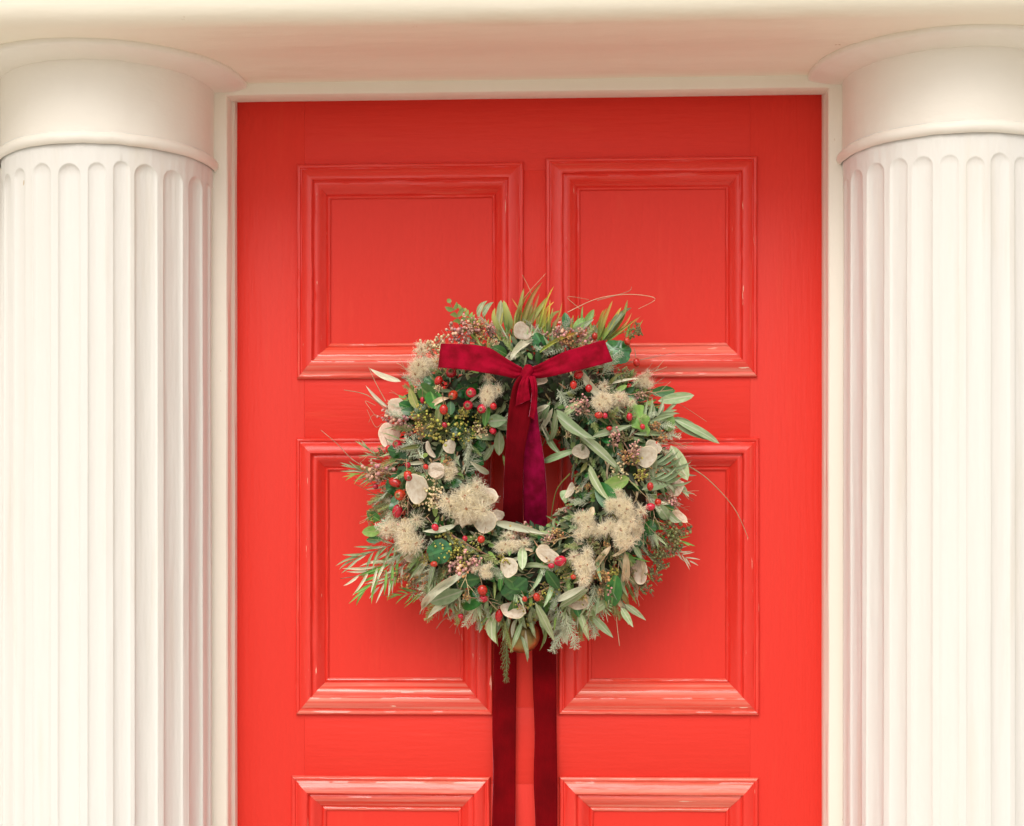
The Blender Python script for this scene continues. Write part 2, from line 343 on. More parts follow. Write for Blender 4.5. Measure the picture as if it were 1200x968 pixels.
def column(cx, spans, label, sharp, seed):
    col = tag(empty('column', (cx, CY, 0)), label, 'column', 'fluted columns flanking the red door')
    fl = []
    for a, b in spans:
        A, B = cyl_ang(a, cx, RS), cyl_ang(b, cx, RS)
        if A is None or B is None: continue
        fl.append(((A + B) / 2, (B - A) / 2 * (1.0 if sharp else .98)))
    lo = fl[0][0] - fl[0][1]; hi = fl[-1][0] + fl[-1][1]
    rest = 2 * PI - (hi - lo); nr = round(rest / rad(15.5)); st = rest / nr
    for i in range(nr): fl.append((hi + st * (i + .5), st * .36))
    rs = random.Random(seed)
    ZA = 1.45 + (HOR - 183) * (2.7 + CY - RS) / FPX      # top of the flutes
    na = 1100
    ring = [ZA + .05 + .0 * i for i in range(1)]
    zs = [ZA + .046, ZA + .03, ZA + .015] + [ZA + .004 - .0013 * i for i in range(26)]
    z = zs[-1]
    while z > .17: z -= .045; zs.append(z)
    tops = {}
    for k, (c, hw) in enumerate(fl): tops[k] = (ZA + rs.uniform(-.003, .003) - (0 if sharp else rs.uniform(0, .009)), rs.uniform(.30, .44) * (1 if sharp else .72))
    V, F = [], []
    ang = [2 * PI * i / na - PI for i in range(na)]
    who = []
    for a in ang:
        best = None
        for k, (c, hw) in enumerate(fl):
            d = (a - c + PI) % (2 * PI) - PI
            if abs(d) < hw: best = (k, d / hw, hw)
        who.append(best)
    for zz in zs:
        for i, a in enumerate(ang):
            r = RS + (.0045 * math.exp(-(ZA + .046 - zz) / .012))
            r += .0013 * fbm((a * 2.2 + seed, zz * .7, 0), 2.2) + .0004 * fbm((a * 9 + seed, zz * 9, 1), 1.5)
            # lower drum slightly fuller
            r += .003 * max(0, (ZA - zz) / 2.0)
            if who[i]:
                k, q, hw = who[i]; tz, df = tops[k]; q += .035 * math.sin(zz * 3 + k) * (1 - q * q)
                W = hw * RS
                yy = max(0, zz - (tz - W)) / W
                rr = q * q + yy * yy
                if rr < 1: r -= df * W * (1 - rr) ** (.5 if sharp else .62)
            V.append((cx + r * math.sin(a), CY - r * math.cos(a), zz))
    for j in range(len(zs) - 1):
        for i in range(na):
            a = j * na + i; b = j * na + (i + 1) % na; F.append((a, b, b + na, a + na))
    link('shaft', mesh('shaft', V, F, M['plaster'], True), col)
    def turned(name, prof, amp=.0012, n=220):
        V, F = [], []
        for i in range(n):
            a = 2 * PI * i / n
            for r, z in prof:
                q = r + amp * fbm((math.sin(a) * 1.3 + seed, math.cos(a) * 1.3, z * 3), 2.6); V.append((cx + q * math.sin(a), CY - q * math.cos(a), z + amp * .8 * fbm((math.sin(a) * 2, math.cos(a) * 2 + seed, r), 3)))
        m = len(prof)
        for i in range(n):
            for j in range(m - 1):
                a = i * m + j; b = ((i + 1) % n) * m + j; F.append((a, b, b + 1, a + 1))
        return link(name, mesh(name, V, F, M['plaster' if name == 'base' else 'capitalp'], True, autos=60), col)
    zr = 1.45 + (HOR - 157) * (2.7 + CY - .176) / FPX
    z0 = ZA + .0462
    turned('annulet', [(RS + .004, zr - .004), (.1735, zr - .0035), (.1765, zr), (.1778, zr + .004), (.1772, zr + .009), (.1745, zr + .0125), (.1715, zr + .0145), (.170, zr + .0165)], .0010)
    turned('necking', [(RS + .002, z0 - .004), (.1693, zr + .012), (.1693, zr + .03), (.1693, ZS - .04), (.1697, ZS - .020), (.1702, ZS - .0140)], .0010)
    turned('echinus', [(.170, ZS - .0150), (.1735, ZS - .0148), (.186, ZS - .0142), (.202, ZS - .0130), (.2125, ZS - .0110), (.2190, ZS - .0092), (.2225, ZS - .0082), (.2242, ZS - .0055), (.2245, ZS - .001), (.223, ZS + .003)], .0012)
    turned('base', [(.172, .19), (.18, .18), (.18, .165), (.19, .16), (.205, .15), (.21, .13), (.205, .112), (.195, .10), (.195, .09), (.21, .085), (.228, .07), (.232, .045), (.225, .02), (.225, 0)], .001)
    return col
CXL = solve(253, .1700, 1); CXR = solve(985.5, .1700, -1)
column(CXL, [(4, 13), (17, 29), (39, 59), (68, 94), (103, 124), (133, 152), (158, 184), (192, 214), (221.5, 237), (241, 246)],
       'cream fluted column with crisp arched flute tops, left of the red door', True, 3)
column(CXR, [(990, 994.5), (997, 1011), (1016, 1036), (1043, 1063), (1069, 1093), (1101, 1124), (1132, 1154), (1161, 1183), (1189, 1206)],
       'cream fluted column with shallow paint-clogged flutes, right of the red door', False, 9)

# ================================================================== WREATH
WY = -.085
W0 = P(617, 561, WY); RM = .150; RTT = .066; RY = .056
wreath = tag(empty('wreath', W0), 'round winter wreath of mixed foliage, rosehips and honesty pods hanging on red door', 'wreath')
def ringxy(p): return math.hypot(p.x - W0.x, p.z - W0.z)
def surf(u, v, lift=0.0):
    """point on the wreath's front surface seen at photo pixel (u, v)"""
    Y = WY
    for _ in range(4):
        p = P(u, v, Y); t = (ringxy(p) - RM) / RTT
        Y = WY - (RY * math.sqrt(max(0, 1 - t * t)) if abs(t) < 1 else 0)
        if abs(t) >= 1: Y += .006 * min(3, abs(t) - 1)
    return P(u, v, Y - lift)
def tor(phi, psi, k=1.0, kr=1.0):
    """phi round the ring (0 = right, 90 = top), psi round the tube (0 = outside, 90 = front)"""
    r = RM + RTT * kr * math.cos(psi)
    return Vector((W0.x + r * math.cos(phi), WY - RY * k * math.sin(psi), W0.z + r * math.sin(phi)))
def wmesh(name, m, M4):
    o = bpy.data.objects.new(name, m); C.objects.link(o); o.parent = wreath
    o.matrix_basis = Matrix.Translation(-W0) @ M4; return o
def frame_of(b, t, nrm, width, hgt=None, roll=0):
    X = t - b; L = X.length; X = X / L
    Z = nrm - X * nrm.dot(X)
    if Z.length < 1e-4: Z = Vector((0, -1, 0)) - X * (-X.y)
    Z.normalize(); Y = Z.cross(X)
    if roll: q = Matrix.Rotation(roll, 3, X); Z = q @ Z; Y = q @ Y
    h = hgt if hgt is not None else L
    m = Matrix(((X.x * L, Y.x * width, Z.x * h, b.x), (X.y * L, Y.y * width, Z.y * h, b.y), (X.z * L, Y.z * width, Z.z * h, b.z), (0, 0, 0, 1)))
    return m
FRONT = Vector((0, -1, 0))

# ---- leaf meshes: unit length along X, unit width along Y
def leaf_verts(shape, bend, fold, curl=0, n=9, side=0, wave=0):
    V, F = [], []
    cols = (-1, -.55, 0, .55, 1)
    for i in range(n + 1):
        t = i / n
        if shape == 'lance': wd = math.sin(PI * min(1, t ** .75)) ** .85 * .5 + .015
        elif shape == 'oval': wd = (math.sin(PI * t) ** .6) * .5
        elif shape == 'blade': wd = .5 * (1 - t) ** .45 * min(1, .35 + t * 3)
        elif shape == 'strip': wd = .5 * min(1, t * 6 + .25) * min(1, (1 - t) * 3 + .05)
        elif shape == 'holly': wd = math.sin(PI * t) ** .7 * .5 * (1 + .28 * math.sin(t * PI * 7))
        if i == n: wd = min(wd, .02)
        for c in cols:
            z = bend * 4 * t * (1 - t) - curl * t * t + fold * abs(c) * wd + wave * math.sin(t * 14 + c * 2) * .02
            V.append((t - abs(curl) * .25 * t * t, c * wd + side * 4 * t * (1 - t) , z))
    k = len(cols)
    for i in range(n):
        for j in range(k - 1):
            a = i * k + j; F.append((a, a + k, a + k + 1, a + 1))
    return V, F
def leafset(name, shape, mt, specs):
    out = []
    for sp in specs:
        V, F = leaf_verts(shape, *sp); out.append(mesh(name, V, F, mt))
    return out
# fold is in units of width, bend/curl in units of length (height scale = length unless told)
LV = {
 'sage': leafset('eucalyptus_leaf', 'lance', M['sage'], [(.06, .10), (-.05, .12, .1), (.10, .08, .25, 9, .5), (.03, .15, -.1, 9, -.5), (.12, .1, .35, 9, .2, 1)]),
 'sageo': leafset('eucalyptus_leaf', 'oval', M['sage'], [(.05, .06), (-.04, .08, .1), (.06, .05, .2)]),
 'pale': leafset('pale_willow_leaf', 'lance', M['sagepale'], [(.06, .14), (-.05, .1, .15, 9, .4), (.1, .1, .3, 9, -.5, 2)]),
 'green': leafset('laurel_leaf', 'oval', M['green'], [(.05, .10), (-.04, .12, .2), (.08, .1, .3, 9, .1)]),
 'lime': leafset('myrtle_leaf', 'oval', M['lime'], [(.05, .12), (.08, .1, .3), (-.05, .1, .1)]),
 'olive': leafset('olive_leaf', 'lance', M['olive'], [(.06, .12), (.1, .1, .3, 9, .3), (-.06, .12, .1, 9, -.3)]),
 'grass': leafset('reed_blade', 'blade', M['grass'], [(.05, .1), (.08, .1, .15, 9, .8), (-.04, .1, .1, 9, -.8)]),
 'grassg': leafset('grass_blade', 'blade', M['grassg'], [(.05, .1), (.08, .1, .15, 9, .8), (-.04, .1, .1, 9, -.8)]),
 'dry': leafset('straw_strip', 'strip', M['dry'], [(.06, .2, .1, 9, .5, 2), (-.05, .15, .2, 9, -.8, 3), (.1, .2, .4, 9, .3, 2)]),
 'drypale': leafset('straw_strip', 'lance', M['sagepale'], [(.10, .2, .2, 9, .6, 2), (-.05, .15, .2, 9, -.8, 3)]),
 'holly': leafset('lobed_oak_leaf', 'holly', M['lime'], [(.05, .1, .1, 20, 0, 3)]),
}
NAME = dict(sage='eucalyptus_leaf', sageo='eucalyptus_leaf', pale='willow_leaf', green='laurel_leaf', lime='myrtle_leaf', olive='olive_leaf', grass='reed_blade', grassg='grass_blade', dry='straw_strip', drypale='straw_strip', holly='oak_leaf')
cnt = {}
def leaf(kind, b, t, wid, nrm=FRONT, roll=0, name=None, v=None):
    ms = LV[kind]; m = ms[v] if v is not None else random.choice(ms)
    L = (t - b).length
    return wmesh(name or NAME[kind], m, frame_of(b, t, nrm, wid, L * .9, roll))
# ivy leaf
def ivy_mesh(seed):
    r_ = random.Random(seed); V = [(.35, 0, .02)]; F = []
    outl = []
    n = 40
    for i in range(n):
        a = 2 * PI * i / n
        lob = .36 + .17 * max(0, math.cos(a)) ** 3 + .13 * max(0, math.cos(a - 1.25)) ** 6 + .13 * max(0, math.cos(a + 1.25)) ** 6 + .06 * max(0, math.cos(a - 2.4)) ** 8 + .06 * max(0, math.cos(a + 2.4)) ** 8
        outl.append((a, lob * (1 + r_.uniform(-.04, .04))))
    for kk in (.5, 1.0):
        for a, l in outl:
            x = .42 + l * kk * math.cos(a) * 1.1; y = l * kk * math.sin(a) * 1.1
            z = -.10 * (kk * l * 2) ** 2 + .03 * math.sin(a * 5 + seed) * kk; V.append((x, y, z))
    for i in range(n):
        j = (i + 1) % n; F.append((0, 1 + i, 1 + j)); F.append((1 + i, 1 + n + i, 1 + n + j, 1 + j))
    return mesh('ivy_leaf', V, F, M['ivy'])
LV['ivy'] = [ivy_mesh(i) for i in range(3)]; NAME['ivy'] = 'ivy_leaf'

# ---- little tubes and balls gathered in one mesh
ICO = None
def ico(sub=1):
    bm = bmesh.new(); bmesh.ops.create_icosphere(bm, subdivisions=sub, radius=1)
    r = ([v.co.copy() for v in bm.verts], [tuple(v.index for v in f.verts) for f in bm.faces]); bm.free(); return r
ICO1, ICO0 = ico(2), ico(1)
class MB:
    def __init__(s): s.V, s.F, s.M = [], [], []
    def ball(s, c, r, mi=0, g=None, sc=(1, 1, 1)):
        vs, fs = g or ICO0; n = len(s.V); s.V += [(c[0] + v[0] * r * sc[0], c[1] + v[1] * r * sc[1], c[2] + v[2] * r * sc[2]) for v in vs]
        s.F += [tuple(i + n for i in f) for f in fs]; s.M += [mi] * len(fs)
    def tube(s, pts, r0, r1, mi=0, k=4):
        pts = [Vector(p) for p in pts]; n0 = len(s.V); n = len(pts)
        for i, p in enumerate(pts):
            d = (pts[min(i + 1, n - 1)] - pts[max(i - 1, 0)])
            if d.length < 1e-9: d = Vector((1, 0, 0))
            d.normalize(); a = d.cross(Vector((.3, .2, 1))).normalized(); b = d.cross(a); r = r0 + (r1 - r0) * i / (n - 1)
            for j in range(k):
                q = 2 * PI * j / k; s.V.append(tuple(p + a * (r * math.cos(q)) + b * (r * math.sin(q))))
        for i in range(n - 1):
            for j in range(k):
                a = n0 + i * k + j; b = n0 + i * k + (j + 1) % k; s.F.append((a, b, b + k, a + k)); s.M.append(mi)
        s.F.append(tuple(n0 + (n - 1) * k + j for j in range(k))); s.M.append(mi)
    def add(s, V, F, M4, mi=0):
        n = len(s.V); s.V += [tuple(M4 @ Vector(v)) for v in V]; s.F += [tuple(i + n for i in f) for f in F]; s.M += [mi] * len(F)
    def mesh(s, name, mats, smooth=True): return mesh(name, s.V, s.F, mats, smooth, s.M)
def rv(r_): 
    while True:
        v = Vector((r_.uniform(-1, 1), r_.uniform(-1, 1), r_.uniform(-1, 1)))
        if .05 < v.length < 1: return v
# conifer sprig: flat feathery spray
def sprig_mesh(seed, mt, dens=13, ang=38, thick=.011):
    r_ = random.Random(seed); b = MB()
    def cv(t): return Vector((t, .10 * math.sin(t * 2.6 + seed), .06 * math.sin(t * 3 + seed)))
    b.tube([cv(i / 8) for i in range(9)], thick * 1.1, thick * .6, 0, 4)
    for i in range(dens * 2):
        t = .06 + .9 * (i // 2) / dens; sd = 1 if i % 2 else -1
        L = (.34 * (1 - t * .75) + .03) * r_.uniform(.7, 1.15); a = rad(ang + r_.uniform(-8, 8)) * sd
        p0 = cv(t); d = Vector((math.cos(a), math.sin(a), r_.uniform(-.25, .35))).normalized()
        p1 = p0 + d * L; mid = (p0 + p1) / 2 + Vector((.02, 0, .015))
        b.tube([p0, mid, p1], thick * .95, thick * .45, 0, 3)
        ns = max(2, int(L * 22))
        for j in range(ns):
            q = .2 + .75 * j / ns; s2 = 1 if j % 2 else -1; a2 = a + rad(34) * s2
            d2 = Vector((math.cos(a2), math.sin(a2), r_.uniform(-.3, .5))).normalized(); c0 = p0 + (p1 - p0) * q
            b.tube([c0, c0 + d2 * (.075 * (1 - q * .4) * r_.uniform(.7, 1.2))], thick * .85, thick * .35, 0, 3)
    return b.mesh('conifer_sprig', [mt])
SPR = [sprig_mesh(i, M['cypress']) for i in range(3)] + [sprig_mesh(5 + i, M['conifer'], 15, 30) for i in range(2)]
# narrow-leaved sprig (grevillea / willow): stem with paired slender leaves
def fan_mesh(seed, mt, n=9, ang=42, ll=.5, lw=.05, jit=8):
    r_ = random.Random(seed); b = MB()
    def cv(t): return Vector((t * .75, .05 * math.sin(t * 2.6 + seed), .04 * math.sin(t * 3)))
    b.tube([cv(i / 6) for i in range(7)], .010, .005, 1, 4)
    for i in range(n * 2 + 1):
        t = .1 + .9 * (i // 2) / n; sd = (1 if i % 2 else -1) if i < n * 2 else 0
        L = ll * r_.uniform(.7, 1.1) * (1 - .35 * t); a = rad(ang * (1 - .35 * t) + r_.uniform(-jit, jit)) * sd
        V, F = leaf_verts('lance', .05, .1, r_.uniform(-.2, .5), 6, r_.uniform(-.5, .5))
        p0 = cv(min(1, t)); p1 = p0 + Vector((math.cos(a), math.sin(a), r_.uniform(-.15, .3))) * L
        b.add(V, F, frame_of(p0, p1, Vector((r_.uniform(-.4, .4), r_.uniform(-.4, .4), 1)), lw, L))
    return b.mesh('leafy_sprig', [mt, M['twig']])
FAN = [fan_mesh(i, M['sage']) for i in range(3)]; FANP = [fan_mesh(7, M['sagepale'], 5, 30, .62, .038, 20), fan_mesh(8, M['sage'], 6, 32, .6, .04, 20), fan_mesh(9, M['sage'], 5, 28, .66, .042, 22), fan_mesh(13, M['lime'], 5, 28, .6, .04, 22)]
FANG = [fan_mesh(11, M['lime'], 5, 55, .26, .10), fan_mesh(12, M['lime'], 4, 60, .28, .10)]
# sprays of small buds
def spray_mesh(seed, mt, n=26, br=.05, wide=.42):
    r_ = random.Random(seed); b = MB()
    b.tube([(0, 0, 0), (.3, .02, .02), (.7, .0, .05)], .018, .012, 1, 4)
    for i in range(n):
        t = .2 + .55 * r_.random(); p0 = Vector((t, 0, .03)); d = rv(r_).normalized(); d.x = abs(d.x) * .9
        p1 = p0 + Vector((d.x, d.y, d.z * .7)) * r_.uniform(.15, wide)
        b.tube([p0, p1], .010, .008, 1, 3); b.ball(p1, br * r_.uniform(.7, 1.2), 0)
        if r_.random() < .5: b.ball(p1 + rv(r_).normalized() * br * 1.6, br * r_.uniform(.6, 1), 0)
    return b.mesh('bud_spray', [mt, M['twig']])
SPY = {k: [spray_mesh(i * 7 + j, M[k], nn, br) for j in range(3)] for i, (k, nn, br) in enumerate((('pink', 34, .052), ('rust', 28, .055), ('cream', 34, .055), ('berryg', 26, .062), ('yellow', 30, .055)))}
def umbel_mesh(seed, mt):
    r_ = random.Random(seed); b = MB(); b.tube([(0, 0, -.5), (0, 0, 0)], .03, .03, 1, 4)
    for i in range(38):
        d = rv(r_).normalized(); d.z = abs(d.z) * .8 + .1; d.normalize(); L = r_.uniform(.75, 1.05)
        b.tube([(0, 0, 0), d * L], .022, .018, 1, 3); b.ball(d * (L + .05), .088 * r_.uniform(.8, 1.2), 0)
    return b.mesh('ivy_umbel', [mt, M['olive']])
UMB = [umbel_mesh(1, M['yellow']), umbel_mesh(2, M['yellow'])]; UMC = [umbel_mesh(3, M['cream'])]
# fluffy clematis seed head, unit radius, +Z to the viewer
def fluff_mesh(seed):
    r_ = random.Random(seed); b = MB(); cs = [Vector((0, 0, .35))]
    while len(cs) < 8:
        c = Vector((r_.uniform(-.75, .75), r_.uniform(-.75, .75), r_.uniform(.0, .5)))
        if c.length < .75: cs.append(c)
    vs3, fs3 = ico(3); n0 = len(b.V)
    for v in vs3: b.V.append(tuple(Vector((v.x * .42, v.y * .42, .02 + v.z * .26)) * (1 + .5 * fbm(v + Vector((seed, 0, 0)), 3))))
    b.F += [tuple(i + n0 for i in f) for f in fs3]; b.M += [2] * len(fs3)
    for c in cs:
        for i in range(7): b.ball(c + rv(r_) * .06 + Vector((0, 0, .08)), .034, 1)
        for i in range(150):
            d = rv(r_).normalized(); d = (d + Vector((0, 0, .25))).normalized(); L = r_.uniform(.28, .48)
            ax = d.cross(rv(r_)).normalized(); cur = r_.uniform(.5, 2.6); pts = [c.copy()]; p = c.copy(); dd = d.copy(); ns = 6
            for k in range(ns):
                p = p + dd * (L / ns); pts.append(p.copy()); dd = (Matrix.Rotation(cur / ns, 3, ax) @ dd + rv(r_) * .10).normalized()
            side = d.cross(rv(r_)).normalized(); n0 = len(b.V)
            for k, q in enumerate(pts):
                wdt = (.0080 if k else .004) * (1 - .5 * k / ns); b.V += [tuple(q - side * wdt), tuple(q + side * wdt)]
            for k in range(ns): b.F.append((n0 + 2 * k, n0 + 2 * k + 1, n0 + 2 * k + 3, n0 + 2 * k + 2)); b.M.append(0)
            # silky barbs
            for k in range(2, ns + 1):
                for s in range(2):
                    q = pts[k]; e = q + (rv(r_).normalized() + dd) * .055; sd2 = rv(r_).normalized() * .0035; n0 = len(b.V)
                    b.V += [tuple(q - sd2), tuple(q + sd2), tuple(e)]; b.F.append((n0, n0 + 1, n0 + 2)); b.M.append(0)
    return b.mesh('clematis_seed_head', [M['plume'], M['achene'], M['fluffcore']])
FLF = [fluff_mesh(i) for i in (1, 2, 3)]
# honesty pod: oval papery disc with a rim
def pod_mesh(seed):
    r_ = random.Random(seed); V = [(0, 0, .03)]; F = []; mi = []; n = 28; ks = (.35, .7, .93, 1.0); p1, p2 = r_.random() * 6, r_.random() * 6
    for k in ks:
        for i in range(n):
            a = 2 * PI * i / n; R = k * (1 + .05 * math.sin(3 * a + p1) + .03 * math.sin(5 * a + p2) + (.10 if i == 0 else 0) * k)
            V.append((R * math.cos(a), R * math.sin(a), .20 * k * k * math.sin(2 * a + p2) + .05 * math.sin(3 * a * k + p1) * k + (.035 if k == .93 else 0)))
    for i in range(n): F.append((0, 1 + i, 1 + (i + 1) % n)); mi.append(0)
    for q in range(len(ks) - 1):
        for i in range(n):
            a = 1 + q * n + i; b = 1 + q * n + (i + 1) % n; F.append((a, a + n, b + n, b)); mi.append(1 if q == 2 else 0)
    return mesh('honesty_pod', V, F, [M['honesty'], M['honrim']], True, mi)
POD = [pod_mesh(i) for i in range(4)]
# rosehip: fruit, calyx, stalk; unit radius along Z = calyx end
def hip_mesh(seed, calyx=True):
    r_ = random.Random(seed); b = MB(); n = 14
    prof = [(0, -1), (.35, -.95), (.7, -.74), (.94, -.38), (1, 0), (.95, .36), (.74, .70), (.45, .90), (.26, .98), (.24, .90), (.1, .86)]
    for i in range(n):
        a = 2 * PI * i / n
        for r, h in prof: b.V.append((r * math.cos(a), r * math.sin(a), h))
    m = len(prof)
    for i in range(n):
        for j in range(m - 1):
            a = i * m + j; c = ((i + 1) % n) * m + j; b.F.append((a, c, c + 1, a + 1)); b.M.append(1 if j >= 7 else 0)
    for i in range(5):
        a = 2 * PI * i / 5 + r_.random(); b.tube([(.15 * math.cos(a), .15 * math.sin(a), .93), (.36 * math.cos(a), .36 * math.sin(a), 1.08), (.52 * math.cos(a), .52 * math.sin(a), 1.02)], .09, .03, 1, 4)
    b.tube([(0, 0, -.9), (.2, .1, -2.2), (.6, .1, -3.4)], .11, .09, 2, 4)
    return b.mesh('rosehip', [M['hip'], M['calyx'], M['twig']])
HIP = [hip_mesh(i) for i in range(2)]
def basis(z, x=None):
    z = z.normalized(); x = (x or Vector((random.uniform(-1, 1), random.uniform(-1, 1), random.uniform(-1, 1)))); x = (x - z * x.dot(z)).normalized(); y = z.cross(x)
    return Matrix(((x.x, y.x, z.x), (x.y, y.y, z.y), (x.z, y.z, z.z))).to_4x4()
px = .00136
def twig(pts, r0=.0011, r1=.0005, mt='twig', lifts=None, name='twig'):
    Q = [surf(u, v, (lifts[i] if lifts else .006)) for i, (u, v) in enumerate(pts)]
    # smooth
    out = []
    n = len(Q)
    for i in range(n - 1):
        p0, p1, p2, p3 = Q[max(i - 1, 0)], Q[i], Q[i + 1], Q[min(i + 2, n - 1)]
        for k in range(6):
            t = k / 6; out.append(.5 * ((2 * p1) + (p2 - p0) * t + (2 * p0 - 5 * p1 + 4 * p2 - p3) * t * t + (3 * p1 - p0 - 3 * p2 + p3) * t ** 3))
    out.append(Q[-1]); b = MB(); b.tube(out, r0, r1, 0, 5)
    return link(name, b.mesh(name, [M[mt]]), wreath)

# ---- core
V, F = [], []; nu, nv = 120, 22
for i in range(nu):
    for j in range(nv):
        a, c = 2 * PI * i / nu, 2 * PI * j / nv; p = tor(a, c, .72, .66); d = (p - Vector((W0.x + RM * math.cos(a), WY, W0.z + RM * math.sin(a)))).normalized()
        V.append(p + d * .009 * fbm(p, 40))
for i in range(nu):
    for j in range(nv):
        F.append((i * nv + j, ((i + 1) % nu) * nv + j, ((i + 1) % nu) * nv + (j + 1) % nv, i * nv + (j + 1) % nv))
link('moss_ring', mesh('moss_ring', V, F, M['moss']), wreath)

def ang_in(phi, a, b):
    d = math.degrees(phi) % 360; return a <= d <= b if a <= b else (d >= a or d <= b)
def rdir(phi, psi, spread=.8, flow=.5, r_=random):
    """growth direction: outwards from the tube and along the ring"""
    rad_ = Vector((math.cos(phi), 0, math.sin(phi))); tan = Vector((-math.sin(phi), 0, math.cos(phi)))
    # the florist's leaves run from the top down both sides
    s = -1 if math.cos(phi) > 0 else 1
    if math.sin(phi) > .75: s = r_.choice((-1, 1))
    d = rad_ * (math.cos(psi) * 1.0 + .25) + FRONT * (.28 * math.sin(psi)) + tan * (s * flow) + Vector((r_.uniform(-1, 1), r_.uniform(-.35, .35), r_.uniform(-1, 1))) * spread
    return d.normalized()
def tnorm(phi, psi, r_=random):
    rad_ = Vector((math.cos(phi), 0, math.sin(phi)))
    return (rad_ * math.cos(psi) * .7 + FRONT * (math.sin(psi) + .35) + Vector((r_.uniform(-1, 1), r_.uniform(-1, 1), r_.uniform(-1, 1))) * .45).normalized()
# ---- small stuff leaves filling the depth
rr = random.Random(5)
for nm, mt, N, lr, wr in (('small_dark_leaves', 'small_dark', 2000, (.012, .026), (.3, .55)), ('small_sage_leaves', 'small_sage', 1500, (.010, .024), (.14, .35)), ('dry_fragments', 'small_dry', 500, (.008, .028), (.06, .2))):
    b = MB()
    for i in range(N):
        phi = rr.uniform(0, 2 * PI); psi = rr.uniform(-.35 * PI, 1.3 * PI); k = rr.uniform(.65, .95)
        p = tor(phi, psi, k, k); d = rdir(phi, psi, .9, .4, rr); L = rr.uniform(*lr)
        V, F = leaf_verts('oval' if nm != 'dry_fragments' else 'blade', rr.uniform(-.1, .15), .15, rr.uniform(0, .4), 4)
        b.add(V, F, frame_of(p, p + d * L, tnorm(phi, psi, rr), L * rr.uniform(*wr), L))
    link(nm, b.mesh(nm, [M[mt]]), wreath)['kind'] = 'stuff'

def proj(p):
    d = p - CAM; k = FPX / d.dot(FW); return 600 + d.dot(RT) * k, HOR - d.z * k
def clear(p, q):
    for t in (0, .5, 1.0):
        w_ = p.lerp(q, t); u, v = proj(w_)
        if math.hypot(u - 612, v - 758) < 36 or (545 < u < 665 and v > 738): return False
        if 505 < u < 725 and 392 < v < 452 and w_.y < -.135: return False
        if 588 < u < 643 and 440 < v < 620 and w_.y < -.10: return False
    return True
def scatter(N, fn, arc=None, psis=(-.1, 1.1), kk=(.85, 1.05)):
    for i in range(N):
        while True:
            phi = random.uniform(0, 2 * PI)
            if arc is None or any(ang_in(phi, a, b) for a, b in arc): break
        psi = random.uniform(psis[0] * PI, psis[1] * PI); k = random.uniform(*kk); fn(phi, psi, tor(phi, psi, k, k))
def L_(kind, l0, l1, w0, w1, spread=.6, flow=.6):
    def fn(phi, psi, p):
        L = random.uniform(l0, l1)
        if ringxy(p) < RM - .02: L *= .62
        d = rdir(phi, psi, spread, flow)
        q = p + d * L
        # keep the opening free
        if ringxy(q) < .066: d = rdir(phi, 0, .4, flow); q = p + d * L
        if clear(p, q): leaf(kind, p, q, random.uniform(w0, w1), tnorm(phi, psi))
    return fn
def S_(ms, l0, l1, nm, spread=.5, flow=.6, hs=1):
    def fn(phi, psi, p):
        L = random.uniform(l0, l1)
        if ringxy(p) < RM - .02: L *= .7
        d = rdir(phi, psi, spread, flow); q = p + d * L
        if ringxy(q) < .070: d = rdir(phi, 0, .4, flow); q = p + d * L
        if clear(p, q): wmesh(nm, random.choice(ms), frame_of(p, q, tnorm(phi, psi), L, L))
    return fn
scatter(60, L_('sage', .028, .050, .004, .0075), None, (-.1, 1.1), (.76, .96))
scatter(52, L_('sage', .042, .068, .006, .010, .45, .7), [(200, 350)], (-.1, 1.1), (.78, .98))
scatter(14, L_('sageo', .020, .032, .009, .013))
scatter(64, L_('green', .022, .040, .012, .018), [(0, 360)], (.0, 1.0), (.82, .97))
scatter(120, L_('lime', .012, .026, .004, .009))
scatter(50, L_('olive', .022, .042, .004, .008))
scatter(60, L_('pale', .024, .050, .0025, .006))
scatter(44, L_('dry', .026, .052, .003, .006))
scatter(30, L_('ivy', .022, .032, .022, .030, .5, .3), None, (.15, .85), (.88, 1.0))
scatter(110, S_(SPR[:3], .030, .052, 'conifer_sprig'))
scatter(120, S_(SPR[3:], .026, .050, 'conifer_sprig'))
scatter(14, S_(FAN, .036, .052, 'leafy_sprig'), None, (-.1, 1.1), (.78, .95))
scatter(12, S_(SPY['pink'], .020, .030, 'bud_spray'), None, (0, 1), (.98, 1.12))
scatter(22, S_(SPY['rust'], .020, .030, 'bud_spray'), None, (0, 1), (.98, 1.12))
scatter(20, S_(SPY['yellow'], .022, .032, 'bud_spray'), None, (0, 1), (.98, 1.12))
scatter(20, S_(SPY['cream'], .018, .028, 'bud_spray'), None, (0, 1), (.98, 1.12))
scatter(14, S_(SPY['berryg'], .024, .034, 'bud_spray'), [(290, 350), (20, 60)], (0, .6), (.95, 1.1))
# bare stems and tendrils lying among the leaves
def stem_mesh(seed, mt):
    r_ = random.Random(seed); b = MB(); p = Vector((0, 0, 0)); pts = [p.copy()]
    for i in range(8): p = p + Vector((.125, r_.uniform(-.035, .035), r_.uniform(-.03, .03))); pts.append(p.copy())
    b.tube(pts, .012, .006, 0, 4)
    for i in (3, 5, 6):
        d = Vector((.12, r_.choice((-1, 1)) * .08, .04)); b.tube([pts[i], pts[i] + d, pts[i] + d * 1.8 + Vector((.03, 0, 0))], .007, .004, 0, 3)
    return b.mesh('stem', [mt])
STM = [stem_mesh(i, M['straw']) for i in range(3)] + [stem_mesh(i + 5, M['twig']) for i in range(3)]
scatter(70, S_(STM, .040, .085, 'stem', .8, .7), None, (0, 1), (1.0, 1.12))
